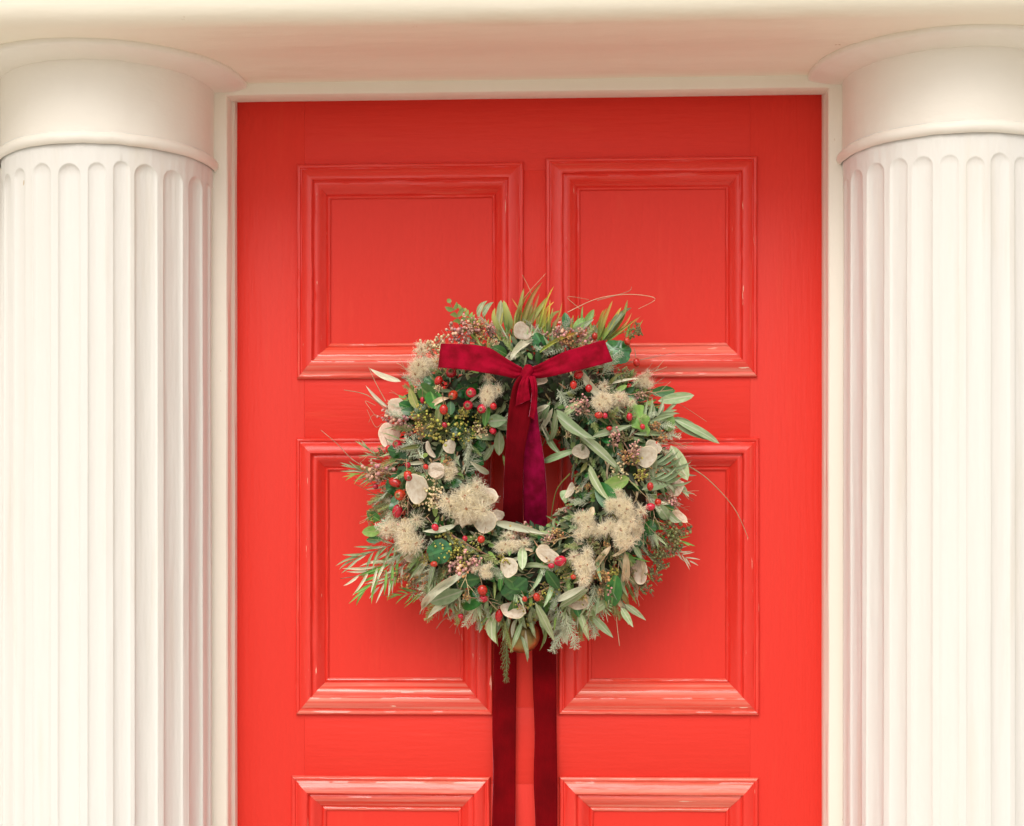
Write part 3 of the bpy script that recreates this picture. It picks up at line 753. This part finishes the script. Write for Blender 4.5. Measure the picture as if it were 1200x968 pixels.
# silhouette: wisps beyond the edge
scatter(40, S_(SPR + FAN, .036, .056, 'conifer_sprig', .35, .35), [(185, 355)], (-.15, .15), (.85, 1.0))
scatter(44, S_(SPR[3:] + FANG, .030, .044, 'conifer_sprig', .35, .25), [(20, 160)], (-.15, .15), (.75, .9))
scatter(24, L_('sage', .038, .058, .005, .008, .3, .5), [(190, 350)], (-.15, .2), (.88, .98))
scatter(70, S_(STM, .030, .065, 'stem', .4, .4), None, (-.1, .15), (.92, 1.05))

# ---- pieces whose place in the photograph can be read one by one: (base px, tip px, width px)
def K(kind, u0, v0, u1, v1, wpx, l0=.020, l1=.026, roll=0, v=None, nrm=None):
    b, t = surf(u0, v0, l0), surf(u1, v1, l1); n = nrm or Vector((random.uniform(-.2, .2), -1, random.uniform(-.2, .3)))
    leaf(kind, b, t, wpx * px, n, roll, None, v)
for a in [
 ('green', 763, 460, 793, 457, 13), ('sageo', 771, 470, 815, 463, 13), ('sage', 787, 490, 833, 515, 15), ('sageo', 789, 491, 848, 519, 10), ('sageo', 786, 522, 806, 563, 17),
 ('sageo', 766, 560, 762, 514, 12), ('sage', 677, 508, 731, 556, 11), ('sage', 636, 542, 682, 526, 8), ('sage', 652, 480, 699, 517, 13), ('sage', 694, 512, 741, 498, 8),
 ('sageo', 752, 574, 797, 556, 14), ('sage', 691, 545, 717, 591, 9), ('green', 700, 565, 722, 600, 22), ('lime', 705, 573, 738, 560, 17), ('sage', 660, 488, 690, 470, 8),
 ('pale', 549, 669, 475, 730, 10), ('pale', 537, 700, 497, 728, 8), ('sageo', 543, 692, 503, 706, 17), ('sageo', 560, 706, 545, 700, 10), ('pale', 535, 615, 493, 621, 7),
 ('lime', 447, 621, 424, 624, 13), ('green', 445, 610, 430, 600, 12), ('green', 448, 632, 428, 633, 9), ('pale', 578, 612, 641, 626, 9), ('pale', 470, 447, 432, 429, 7),
 ('pale', 455, 478, 427, 450, 4), ('dry', 505, 478, 527, 466, 6), ('olive', 515, 500, 521, 461, 9), ('sageo', 556, 513, 586, 511, 9), ('sage', 571, 494, 595, 492, 15),
 ('green', 535, 682, 562, 681, 18), ('green', 540, 708, 572, 696, 26), ('green', 612, 690, 590, 676, 15), ('ivy', 590, 700, 616, 680, 26), ('green', 650, 695, 625, 722, 17),
 ('green', 602, 704, 600, 724, 13), ('lime', 597, 652, 598, 625, 7), ('green', 588, 668, 584, 696, 6), ('sageo', 612, 640, 612, 668, 11), ('ivy', 500, 651, 528, 642, 28),
 ('sage', 655, 716, 712, 702, 10), ('sage', 678, 716, 690, 755, 8), ('sage', 694, 722, 719, 748, 9), ('sage', 732, 708, 757, 727, 7), ('sage', 728, 712, 742, 735, 8),
 ('sageo', 686, 722, 718, 700, 11), ('pale', 651, 705, 690, 685, 8), ('sageo', 655, 712, 690, 690, 10), ('green', 716, 712, 722, 672, 20), ('green', 655, 690, 640, 668, 13),
 ('dry', 733, 648, 729, 702, 8), ('dry', 728, 712, 724, 680, 5), ('dry', 716, 640, 685, 702, 7), ('dry', 695, 594, 674, 625, 8), ('dry', 718, 652, 745, 628, 4),
 ('sage', 627, 706, 650, 752, 9), ('sage', 612, 728, 596, 765, 6), ('sage', 611, 745, 618, 778, 5), ('sage', 580, 722, 582, 755, 11), ('sage', 640, 735, 632, 725, 9),
 ('drypale', 682, 434, 722, 471, 9), ('drypale', 596, 424, 635, 396, 8), ('drypale', 588, 424, 600, 400, 10), ('ivy', 708, 404, 737, 420, 30), ('ivy', 738, 405, 712, 418, 24),
 ('holly', 735, 466, 760, 512, 20), ('lime', 768, 480, 780, 500, 14), ('lime', 778, 482, 786, 506, 18), ('olive', 490, 480, 480, 455, 10), ('green', 505, 458, 512, 480, 20),
 ('green', 515, 472, 490, 452, 20), ('green', 528, 470, 528, 486, 10), ('green', 572, 472, 568, 500, 9), ('sageo', 585, 505, 585, 535, 12), ('sage', 600, 500, 571, 492, 14),
 ('sage', 645, 470, 628, 500, 7), ('pale', 645, 474, 616, 498, 6), ('pale', 648, 478, 624, 512, 6), ('sage', 650, 480, 640, 530, 7), ('sage', 640, 505, 661, 535, 7),
 ('sage', 662, 590, 672, 575, 12), ('olive', 682, 425, 700, 432, 6), ('sage', 567, 540, 580, 520, 8), ('pale', 573, 555, 550, 540, 7), ('olive', 600, 560, 590, 530, 6),
 ('sage', 785, 600, 800, 612, 8), ('sageo', 770, 590, 786, 612, 13), ('green', 790, 603, 775, 590, 14), ('sage', 795, 566, 808, 582, 7)]:
    K(*a)
# fans of slender leaves at the left and the lower edge
def KS(ms, u0, v0, u1, v1, nm='leafy_sprig', l0=.008, l1=.012, sc=1.0, wy=1.0):
    b, t = surf(u0, v0, l0), surf(u1, v1, l1); L = (t - b).length * sc
    wmesh(nm, random.choice(ms), frame_of(b, b + (t - b) * sc, Vector((random.uniform(-.3, .3), -1, random.uniform(-.3, .3))), L * wy, L))
for a in [(475, 638, 405, 685), (470, 645, 415, 705), (465, 632, 402, 668), (480, 650, 434, 700), (455, 560, 402, 548), (452, 545, 405, 560), (448, 540, 420, 520), (500, 690, 455, 700),
          (780, 640, 817, 662), (770, 625, 812, 640), (640, 470, 622, 520), (640, 476, 612, 505)]: KS(FANP, *a)
for a in [(596, 722, 591, 800), (590, 718, 598, 765)]: KS(SPR[3:], *a, nm='conifer_sprig', wy=.5)
for a in [ (665, 715, 648, 765), (655, 712, 672, 762), (560, 700, 548, 738), (545, 555, 575, 520), (590, 490, 612, 484), (640, 390, 610, 375),
          (655, 470, 690, 440), (650, 458, 672, 492), (500, 535, 470, 515), (490, 520, 455, 540), (650, 412, 625, 405), (665, 400, 640, 415), (585, 388, 560, 372), (600, 395, 570, 385)]: KS(SPR[:3], *a, nm='conifer_sprig')
for a in [(548, 392, 524, 342), (560, 385, 536, 352), (560, 386, 545, 362)]: KS(FANG, *a)
for a in [(735, 520, 790, 470), (740, 545, 806, 555), (745, 560, 805, 575)]: KS(FAN, *a)
for i in range(64):
    u = random.uniform(500, 745); v = 742 - ((u - 625) / 125) ** 2 * 62 - random.uniform(8, 34); L = random.uniform(20, 42); le = (u - 620) * .14 + random.uniform(-16, 16)
    if 578 < u + le < 645 and v + L > 736: L = 736 - v
    if L < 12: continue
    b, t = surf(u, v, .002), surf(u + le, v + L, .002)
    if i % 3 == 0: wmesh('conifer_sprig', random.choice(SPR), frame_of(b, t, Vector((random.uniform(-.5, .5), -1, 0)), (t - b).length, (t - b).length))
    else: leaf(random.choice(('sage', 'sage', 'pale', 'olive')), b, t, random.uniform(3.5, 7.5) * px, Vector((random.uniform(-.6, .6), -1, .1)))
# upright reeds and grass at the top
for i in range(150):
    phi = random.uniform(0, 2 * PI); ps = random.uniform(-.1, .25) * PI; b = tor(phi, ps, .95, .95)
    d = rdir(phi, 0, .45, random.uniform(-.2, .5)); t = b + d * random.uniform(.022, .050); uu, vv = proj(t)
    if 575 < uu < 648 and vv > 735: continue
    leaf(random.choice(('grassg', 'olive', 'pale', 'lime', 'sage')), b, t, random.uniform(1.6, 3.4) * px, Vector((random.uniform(-.6, .6), -1, random.uniform(-.4, .4))))
for u, v, u1, v1, w_, k in [(598, 722, 588, 752, 6, 'sage'), (604, 726, 600, 748, 5, 'pale'), (622, 724, 626, 752, 5, 'sage'), (630, 722, 640, 757, 6, 'sage'), (634, 720, 652, 750, 7, 'sage'), (640, 722, 634, 768, 4, 'olive'), (590, 720, 577, 750, 6, 'sage'),
    (583, 715, 568, 745, 6, 'pale'), (572, 715, 560, 742, 6, 'sage'), (648, 718, 662, 756, 5, 'pale'), (612, 722, 608, 742, 5, 'sage'), (616, 738, 620, 772, 3, 'pale'), (658, 716, 668, 748, 6, 'sage'), (604, 730, 612, 752, 3, 'olive'), (578, 718, 584, 758, 4, 'olive')]:
    leaf(k, surf(u, v, .008), surf(u1, v1, .010), w_ * px, Vector((random.uniform(-.5, .5), -1, .1)))
for i in range(46):
    u = random.uniform(560, 740); v = 392 + abs(u - 640) * .12; h = random.uniform(14, 42); le = (u - 630) * .10 + random.uniform(-12, 12)
    leaf(random.choice(('grass', 'grassg', 'grassg', 'lime', 'olive')), surf(u, v, .004), surf(u + le, v - h, .004), random.uniform(2.2, 4.5) * px, Vector((random.uniform(-.6, .6), -1, .1)))
for a in [('grass', 610, 388, 639, 327, 6), ('grassg', 606, 386, 614, 338, 6), ('grassg', 612, 390, 643, 347, 7), ('grassg', 620, 386, 620, 350, 8), ('grass', 625, 388, 600, 345, 3), ('grass', 630, 390, 651, 331, 3),
          ('grass', 634, 390, 641, 352, 6), ('grass', 640, 392, 648, 350, 6), ('grassg', 644, 392, 657, 361, 7), ('grass', 650, 392, 662, 368, 5), ('grassg', 598, 386, 590, 352, 9), ('sageo', 585, 385, 588, 350, 8),
          ('grass', 618, 392, 632, 344, 5), ('grass', 604, 390, 626, 330, 2.5), ('grass', 626, 390, 640, 360, 6), ('grassg', 592, 390, 580, 358, 7), ('grass', 640, 395, 660, 352, 3),
          ('grass', 700, 398, 718, 352, 5), ('grass', 704, 396, 712, 358, 4), ('grassg', 708, 398, 735, 348, 6), ('grass', 710, 398, 742, 365, 4), ('grass', 706, 398, 728, 360, 5), ('grass', 712, 400, 748, 372, 3), ('grassg', 700, 400, 704, 368, 5),
          ('lime', 672, 392, 684, 372, 9), ('green', 664, 388, 662, 366, 8), ('lime', 680, 390, 697, 361, 7), ('sage', 668, 392, 696, 374, 6), ('sageo', 690, 402, 697, 380, 10), ('sage', 560, 372, 572, 350, 5), ('sage', 566, 372, 580, 352, 5),
          ('sage', 712, 392, 742, 352, 6), ('grassg', 655, 402, 700, 382, 5), ('grass', 630, 415, 700, 384, 4)]:
    b, t = surf(a[1], a[2], .006), surf(a[3], a[4], .006); leaf(a[0], b, t, a[5] * px * 1.25, Vector((random.uniform(-.4, .4), -1, .1)))
# rosehips (centre px, half width, half height, angle)
for u, v, a, b_, ang, fr in [(528.7, 436.5, 6.2, 5.6, 0, 1), (514, 446, 4.6, 5, 0, 0), (531, 463, 5.4, 5.8, 0, 1), (520, 480, 5, 5.8, 0, 1), (552, 460, 5.9, 5.8, 0, 1), (548.5, 475, 5.6, 5.6, 0, 1), (564.6, 479, 5.5, 5.3, 0, 1),
    (577.5, 504.6, 4, 4, 0, 0), (465.5, 521, 5.5, 5, 0, 1), (455.6, 526, 4, 4, 0, 0), (478, 557, 5, 5, 0, 0), (499, 547, 3, 3, 0, 0), (578, 476, 4, 3.6, 0, 0), (495, 469, 2.6, 4, 0, 0), (735, 400, 3.8, 4.8, 20, 0),
    (746, 425, 4, 5, 10, 0), (737.7, 454.6, 3.8, 5.2, 10, 0), (678, 439, 5, 5, 0, 0), (672, 451, 4, 5, 0, 0), (701.8, 486.5, 5, 4, 0, 0), (737.7, 488.5, 3.5, 4.6, 0, 0), (726, 467, 3.4, 3, 0, 0), (768.7, 521, 3.5, 4, 0, 0),
    (709, 487, 3, 3, 0, 0), (463, 565.5, 8, 5.3, -25, 0), (469, 580, 6.6, 6.4, 0, 1), (465.7, 599, 6, 8.2, -15, 0), (478.6, 559, 5, 5, 0, 1), (565.4, 691.5, 5.8, 5.4, 0, 0), (566.4, 701, 5.8, 5, 0, 1), (584.8, 721, 4.6, 8, -8, 0),
    (508.6, 661, 4.4, 3.4, 0, 0), (510, 618, 4, 4, 0, 0), (563.8, 632, 4.3, 4, 0, 0), (545, 631, 3, 3, 0, 0), (629, 699.8, 4, 4.5, 0, 0), (656.7, 657.4, 7.3, 6, 15, 0), (646, 663, 4, 3, 0, 0), (762, 570, 3.8, 4.8, 0, 0),
    (771, 588.7, 4, 4, 0, 0), (762, 594, 5.8, 4.4, 10, 0), (672, 676, 3.5, 3, 0, 0), (540, 722, 3.5, 3, 0, 0), (714, 502, 3.5, 2.6, 0, 0), (697, 394, 3.4, 4.4, 0, 0), (598, 722, 2.6, 3, 0, 0), (478, 545, 3.4, 3, 0, 0), (753, 500, 3, 3, 0, 0),
    (600, 630, 3.2, 3, 0, 0), (521, 498, 3, 3, 0, 0), (440, 570, 3, 3, 0, 0), (690, 455, 4, 4, 0, 0), (615, 702, 3, 3, 0, 0)]:
    p = surf(u, v, .027); z = Vector((random.uniform(-.5, .5), -1, random.uniform(-.6, .4))) if fr else Vector((random.uniform(-1, 1), .35, -.9))
    if a > b_ * 1.15 or b_ > a * 1.15:
        # elongated: long axis in the picture plane
        long_, sh = max(a, b_), min(a, b_); an = rad(ang) if a > b_ else rad(90 + ang)
        z = Vector((math.cos(an), -.25, math.sin(an))); z = -z if z.z > 0 else z
        m4 = Matrix.Translation(p) @ basis(z) @ Matrix.Diagonal((sh * px, sh * px, long_ * px, 1))
    else:
        m4 = Matrix.Translation(p) @ basis(z) @ Matrix.Diagonal((a * px, a * px, b_ * px * 1.12, 1))
    wmesh('rosehip', random.choice(HIP), m4)
# honesty pods (centre px, half width, half height, roll, tilt)
for u, v, a, b_, roll, tilt in [(465, 477, 9.5, 11, 30, .3), (455.6, 509.5, 12, 13.5, 0, .2), (510.6, 551, 9, 9, 20, .5), (504, 527, 4, 10, 25, .9), (527, 524, 7, 9, -10, .6), (612, 388, 9, 11, 40, .7), (633, 446, 8, 6, 0, .5),
    (757, 535, 12.5, 11.5, 30, .3), (680, 529, 10, 9, -40, .6), (488.4, 572.5, 11.8, 16.5, 8, .15), (571, 582, 11.5, 10.5, 0, .2), (568, 611, 13, 13, 10, .25), (596, 665, 9.6, 11.5, 15, .3), (584, 604, 7, 6, 0, .5),
    (638, 648, 8, 10, 20, .4), (484, 651, 12, 8, -20, .5), (601, 715, 14.5, 9, -15, .4), (512, 554, 8, 7, 0, .6), (642, 651, 8, 14.5, 62, .3), (749.6, 670, 8.6, 13.8, 5, .15), (791, 571, 10, 9.5, 30, .25),
    (679, 706, 12, 8, 15, .4), (796, 605, 10, 5, -35, .6), (668, 575, 4, 10, -25, .7), (765, 525, 9, 9, 0, .5)]:
    p = surf(u, v, .024); z = Vector((random.uniform(-1, 1) * tilt, -1, random.uniform(-.3, 1) * tilt)).normalized()
    an = rad(roll); x = Vector((math.cos(an), 0, math.sin(an)))
    m4 = Matrix.Translation(p) @ basis(z, x) @ Matrix.Diagonal((a * px * 1.05, b_ * px * 1.05, 10 * px, 1))
    wmesh('honesty_pod', random.choice(POD), m4)
# clematis seed heads
for u, v, a, b_, l in [(496, 431, 23, 24, .012), (573, 462, 14, 22, .008), (529, 552, 14, 13, .004), (709, 471, 20, 20, .010), (731, 470, 13, 12, .008), (754, 450, 13, 15, .006), (545, 598, 32, 33, .012), (475.5, 624, 27, 30, .008), (598, 640, 24, 14, .006),
    (455, 595, 12, 20, .0), (688, 618, 21, 22, .008), (733, 600, 20, 22, .014), (727, 622, 22, 24, .014), (687, 664, 19, 25, .014), (568, 668, 13, 12, .006), (722, 590, 16, 15, .010), (565, 582, 18, 14, .008), (748, 620, 12, 14, .006)]:
    p = surf(u, v, l + .014); z = Vector((random.uniform(-.25, .25), -1, random.uniform(-.2, .3)))
    m4 = Matrix.Translation(p) @ basis(z) @ Matrix.Diagonal((a * px * .95, b_ * px * .95, min(a, b_) * px * .7, 1))
    # keep width / height as measured: align x to picture x
    m4 = Matrix.Translation(p) @ basis(z, Vector((1, 0, 0))) @ Matrix.Diagonal((a * px * 1.22, b_ * px * 1.22, min(a, b_) * px * .85, 1)) @ Matrix.Rotation(random.choice((0, PI / 2, PI, -PI / 2)), 4, 'Z')
    wmesh('clematis_seed_head', random.choice(FLF), m4)
# umbels of yellow-green buds
for u, v, r_, k in [(499, 489, 17, 0), (521, 505, 20, 0), (506, 500, 16, 0), (566, 492, 12, 0), (525, 640, 16, 0), (547, 650, 16, 0), (612, 706, 13, 0), (570, 722, 14, 0), (506, 581, 17, 1), (663, 672, 11, 0), (645, 690, 12, 0), (778, 503, 14, 1), (770, 495, 10, 1),
                    (536, 645, 12, 0), (620, 722, 11, 0), (560, 634, 9, 1), (545, 508, 13, 0), (500, 567, 10, 1)]:
    p = surf(u, v, .004); z = Vector((random.uniform(-.4, .4), -1, random.uniform(-.1, .6)))
    wmesh('ivy_umbel', random.choice(UMC if k else UMB), Matrix.Translation(p) @ basis(z) @ Matrix.Diagonal((r_ * px, r_ * px, r_ * px, 1)))
# bud sprays in their places
for kind, u0, v0, u1, v1 in [('pink', 560, 400, 525, 385), ('pink', 570, 398, 545, 376), ('pink', 575, 400, 572, 380), ('rust', 560, 402, 562, 378), ('rust', 585, 405, 560, 395), ('pink', 470, 500, 450, 480), ('pink', 480, 510, 465, 488), ('rust', 495, 520, 490, 500),
     ('pink', 465, 555, 432, 552), ('pink', 460, 545, 440, 560), ('pink', 640, 405, 665, 388), ('pink', 655, 400, 688, 386), ('rust', 650, 408, 672, 398), ('pink', 685, 485, 670, 470), ('pink', 690, 490, 678, 468), ('pink', 720, 530, 716, 505),
     ('rust', 730, 550, 735, 528), ('cream', 728, 565, 722, 543), ('pink', 545, 672, 558, 652), ('pink', 520, 675, 552, 662), ('rust', 530, 680, 545, 665), ('rust', 600, 640, 610, 618), ('pink', 612, 638, 612, 618), ('rust', 640, 640, 655, 622),
     ('pink', 635, 640, 648, 628), ('pink', 780, 605, 788, 582), ('pink', 790, 600, 790, 580), ('pink', 705, 700, 712, 685), ('rust', 650, 665, 640, 652), ('rust', 705, 690, 705, 670), ('berryg', 755, 660, 770, 678), ('berryg', 765, 650, 778, 668), ('berryg', 770, 630, 782, 655),
     ('berryg', 775, 615, 790, 645), ('berryg', 740, 680, 760, 692), ('berryg', 780, 600, 800, 630), ('cream', 518, 450, 512, 458), ('cream', 550, 500, 570, 508), ('rust', 512, 545, 530, 540), ('berryg', 440, 540, 448, 528), ('yellow', 430, 620, 440, 600),
     ('cream', 505, 570, 515, 595), ('rust', 455, 670, 475, 680), ('rust', 490, 690, 470, 672), ('pink', 742, 545, 745, 520), ('rust', 760, 560, 770, 545), ('yellow', 760, 550, 745, 560), ('berryg', 733, 395, 752, 385), ('cream', 495, 418, 520, 398), ('cream', 488, 420, 500, 400)]:
    KS(SPY[kind], u0, v0, u1, v1, 'bud_spray', .012, .02, 1.1, 1.0)
# twigs, stems and tendrils
for pts, r0, r1, mt in [
  ([(470, 505), (454, 482), (430, 463), (403, 457)], .0012, .0005, 'straw'), ([(470, 560), (420, 543), (395, 520), (376, 504)], .0010, .0005, 'twig'), ([(452, 470), (440, 448), (432, 430)], .0007, .0004, 'straw'),
  ([(480, 668), (440, 672), (399, 678)], .0013, .0006, 'twig'), ([(491, 691), (470, 694), (446, 698)], .0008, .0004, 'twig'), ([(535, 719), (520, 726), (511, 737)], .0008, .0004, 'twig'),
  ([(528, 713), (560, 712), (600, 708), (640, 690), (660, 682)], .0018, .0014, 'twig'), ([(505, 616), (530, 628), (560, 645), (583, 656)], .0010, .0006, 'twig'), ([(515, 615), (545, 637), (583, 655)], .0010, .0006, 'twig'),
  ([(805, 545), (830, 562), (860, 595), (877, 631)], .0011, .0004, 'straw'), ([(713, 490), (735, 525), (755, 560), (785, 580)], .0011, .0008, 'twig'), ([(735, 560), (755, 580), (772, 595)], .0008, .0005, 'straw'),
  ([(745, 585), (755, 600), (760, 610)], .0007, .0005, 'straw'), ([(668, 555), (652, 575), (645, 612)], .0012, .0006, 'grassg'), ([(665, 366), (700, 350), (738, 345), (768, 350), (748, 362)], .0007, .0004, 'straw'), ([(700, 352), (735, 342), (740, 336)], .0006, .0003, 'straw'),
  ([(680, 362), (665, 348), (690, 351)], .0005, .0003, 'straw'), ([(720, 660), (719, 685), (717, 676)], .0009, .0006, 'straw'), ([(722, 690), (722, 720), (726, 757)], .0009, .0005, 'straw'), ([(736, 650), (738, 690), (729, 705)], .0009, .0006, 'straw'),
  ([(755, 650), (768, 656), (762, 668)], .0007, .0005, 'straw'), ([(700, 455), (760, 460), (790, 470), (828, 494)], .0006, .0003, 'straw'), ([(690, 430), (750, 422), (791, 413)], .0006, .0003, 'twig'), ([(700, 440), (740, 425), (775, 415)], .0006, .0003, 'twig'),
  ([(479, 500), (490, 530), (505, 556)], .0009, .0007, 'twig'), ([(484, 520), (500, 560)], .0009, .0007, 'twig'), ([(602, 385), (610, 355), (640, 320)], .0005, .0003, 'straw'), ([(620, 385), (624, 350), (612, 322)], .0005, .0003, 'straw'),
  ([(440, 475), (428, 470), (436, 482), (442, 490)], .0005, .0003, 'straw'), ([(452, 492), (438, 486), (432, 495)], .0005, .0003, 'straw'), ([(448, 496), (440, 500), (430, 480)], .0005, .0003, 'straw'), ([(480, 560), (455, 548), (432, 540)], .0010, .0007, 'straw'),
  ([(466, 568), (440, 553), (415, 545)], .0014, .0007, 'olive'), ([(450, 590), (440, 580), (416, 567)], .0006, .0004, 'olive'), ([(710, 398), (735, 388), (752, 386)], .0010, .0006, 'grassg'), ([(562, 330), (562, 330)], .0003, .0002, 'straw'),
  ([(640, 500), (622, 520), (620, 548)], .0006, .0004, 'olive'), ([(648, 500), (632, 530), (634, 552)], .0006, .0004, 'olive'), ([(540, 440), (548, 400), (538, 380)], .0006, .0004, 'straw')]:
    if len(pts) == 2 and pts[0] == pts[1]: continue
    twig(pts, r0, r1, mt)

# ------------------------------------------------------------------ velvet bow
bow = link('velvet_bow', None, wreath) if False else bpy.data.objects.new('velvet_bow', None)
C.objects.link(bow); bow.parent = wreath; bow.empty_display_size = .03
KN = P(617, 437, -.172); bow.location = KN - W0
def crv(a, t):
    n = len(a) - 1; x = t * n; i = min(int(x), n - 1); f = x - i; p0, p1, p2, p3 = a[max(i - 1, 0)], a[i], a[i + 1], a[min(i + 2, n)]
    return [.5 * ((2 * q1) + (q2 - q0) * f + (2 * q0 - 5 * q1 + 4 * q2 - q3) * f * f + (3 * q1 - q0 - 3 * q2 + q3) * f ** 3) for q0, q1, q2, q3 in zip(p0, p1, p2, p3)]
def ribbon(name, rows, mt, pleat=None, n=60, m=14, th=.0013, belly=0):
    """rows: (u_a, v_a, Y_a, u_b, v_b, Y_b, pleat depth)"""
    V, F = [], []
    for j in range(n + 1):
        r = crv(rows, j / n); a, b = P(r[0], r[1], r[2]), P(r[3], r[4], r[5])
        for i in range(m + 1):
            t = i / m; p = a.lerp(b, t); pd = r[6] if len(r) > 6 else 0
            off = pd * (math.sin(t * PI * 3 + j * .02) * .6 + .4 * math.sin(t * PI * 5.3 + 1)) + belly * math.sin(PI * t)
            p = p + Vector((0, -off + .0007 * fbm((t * 3, j / n * 7, len(name)), 1.1), 0)); V.append(p)
    for j in range(n):
        for i in range(m):
            a = j * (m + 1) + i; F.append((a, a + 1, a + m + 2, a + m + 1))
    o = bpy.data.objects.new(name, mesh(name, V, F, [M[mt], M['selvedge']])); C.objects.link(o); o.parent = bow; o.location = -KN
    so = o.modifiers.new('thickness', 'SOLIDIFY'); so.thickness = th; so.offset = 0; so.material_offset_rim = 1
    return o
f0 = -.172
# loops: out along the front, round the end and back behind
ribbon('ribbon_loop', [(612, 431, f0, 612, 441, f0, .002), (604, 427, f0 - .004, 603, 443, f0 - .004, .004), (590, 418, f0 - .010, 588, 440, f0 - .010, .0022), (575, 408.5, f0 - .014, 568, 437, f0 - .014, .0012), (556, 404, f0 - .015, 550, 434, f0 - .015, .0004),
   (535, 403, f0 - .013, 531, 432, f0 - .013, 0), (519.5, 402.5, f0 - .007, 516, 431, f0 - .007, 0), (517.8, 402.5, f0 - .002, 514.2, 430.5, f0 - .002, 0), (519.5, 403, f0 + .004, 516.5, 430, f0 + .004, 0), (545, 405, f0 + .006, 542, 431, f0 + .006, 0), (580, 415, f0 + .004, 578, 434, f0 + .004, .001), (612, 431, f0 + .002, 612, 438, f0 + .002, .002)], 'velvet', n=110)
ribbon('ribbon_loop', [(621, 431, f0, 621, 441, f0, .002), (630, 428, f0 - .004, 631, 443, f0 - .004, .004), (645, 420, f0 - .010, 648, 440.5, f0 - .010, .0020), (662, 412, f0 - .014, 668, 436, f0 - .014, .001), (680, 406.5, f0 - .015, 688, 431.5, f0 - .015, .0003),
   (698, 401, f0 - .012, 707, 426.5, f0 - .012, 0), (706, 399, f0 - .006, 716, 424, f0 - .006, 0), (707.5, 398.6, f0 - .001, 717.3, 423.2, f0 - .001, 0), (704, 400, f0 + .005, 713, 424, f0 + .005, 0), (670, 412, f0 + .006, 676, 430, f0 + .006, 0), (640, 424, f0 + .004, 642, 436, f0 + .004, .001), (621, 431, f0 + .002, 621, 439, f0 + .002, .002)], 'velvet', n=110)
# tails through the opening and behind the foot of the wreath
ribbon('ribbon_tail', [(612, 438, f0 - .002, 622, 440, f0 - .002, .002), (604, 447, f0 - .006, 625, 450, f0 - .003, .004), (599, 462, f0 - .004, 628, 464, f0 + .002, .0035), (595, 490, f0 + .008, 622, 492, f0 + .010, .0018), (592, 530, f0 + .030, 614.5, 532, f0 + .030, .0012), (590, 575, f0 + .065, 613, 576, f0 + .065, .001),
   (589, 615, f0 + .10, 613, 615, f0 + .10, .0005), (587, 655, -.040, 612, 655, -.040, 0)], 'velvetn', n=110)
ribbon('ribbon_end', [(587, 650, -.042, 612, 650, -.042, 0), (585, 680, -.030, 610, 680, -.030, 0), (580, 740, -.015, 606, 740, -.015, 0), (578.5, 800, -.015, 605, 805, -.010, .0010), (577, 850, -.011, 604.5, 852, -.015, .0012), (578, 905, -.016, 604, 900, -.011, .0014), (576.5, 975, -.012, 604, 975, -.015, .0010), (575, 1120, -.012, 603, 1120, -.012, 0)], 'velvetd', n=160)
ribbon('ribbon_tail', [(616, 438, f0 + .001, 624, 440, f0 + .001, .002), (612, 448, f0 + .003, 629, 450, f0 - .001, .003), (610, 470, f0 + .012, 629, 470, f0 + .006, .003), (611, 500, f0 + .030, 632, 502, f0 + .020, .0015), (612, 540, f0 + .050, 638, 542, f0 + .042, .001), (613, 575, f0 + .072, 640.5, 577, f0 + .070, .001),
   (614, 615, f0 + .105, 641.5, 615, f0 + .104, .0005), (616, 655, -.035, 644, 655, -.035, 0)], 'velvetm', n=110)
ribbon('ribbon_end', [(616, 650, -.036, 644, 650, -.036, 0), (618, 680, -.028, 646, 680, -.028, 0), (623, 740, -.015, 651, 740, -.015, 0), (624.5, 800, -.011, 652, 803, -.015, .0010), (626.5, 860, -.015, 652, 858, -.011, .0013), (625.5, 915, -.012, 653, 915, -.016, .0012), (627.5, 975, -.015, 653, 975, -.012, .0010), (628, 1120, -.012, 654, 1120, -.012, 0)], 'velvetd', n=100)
# folded turn just under the knot
ribbon('ribbon_fold', [(619, 440, f0 - .008, 627, 441, f0 - .007, .001), (621, 446, f0 - .010, 629, 449, f0 - .007, .002), (623, 456, f0 - .010, 629.5, 460, f0 - .004, .002), (622.5, 470, f0 - .006, 629, 474, f0, .001), (620, 488, f0 + .002, 626, 492, f0 + .008, 0)], 'velvet', n=40)
ribbon('ribbon_fold', [(614, 440, f0 - .009, 620, 440, f0 - .010, .001), (609, 450, f0 - .010, 619, 449, f0 - .013, .002), (606, 462, f0 - .006, 620, 458, f0 - .012, .002), (604, 476, f0 + .000, 622, 468, f0 - .006, .001)], 'velvet', n=40)
# knot: pleated barrel
V, F = [], []; nn, mm = 40, 16
for j in range(mm + 1):
    t = j / mm; a = -PI / 2 + PI * t
    for i in range(nn):
        q = 2 * PI * i / nn; r = .0086 * (math.cos(a) ** .6 if 0 < t < 1 else .001) * (1 + .07 * math.sin(4 * a + 1) + .05 * math.sin(q * 3))
        V.append(P(617.5, 436.5, f0 - .006) + Vector((r * math.cos(q) * .95 + .002 * math.sin(a * 2), r * math.sin(q) * .8, .0112 * math.sin(a) + .0012 * math.cos(q * 2))))
for j in range(mm):
    for i in range(nn): F.append((j * nn + i, j * nn + (i + 1) % nn, (j + 1) * nn + (i + 1) % nn, (j + 1) * nn + i))
o = bpy.data.objects.new('ribbon_knot', mesh('ribbon_knot', V, F, M['velvet'])); C.objects.link(o); o.parent = bow; o.location = -KN

for o in (door, frame, wall, lin): o['kind'] = 'thing'
for o in S.objects:
    if o.get('category') in ('column', 'doorstep'): o['kind'] = 'thing'
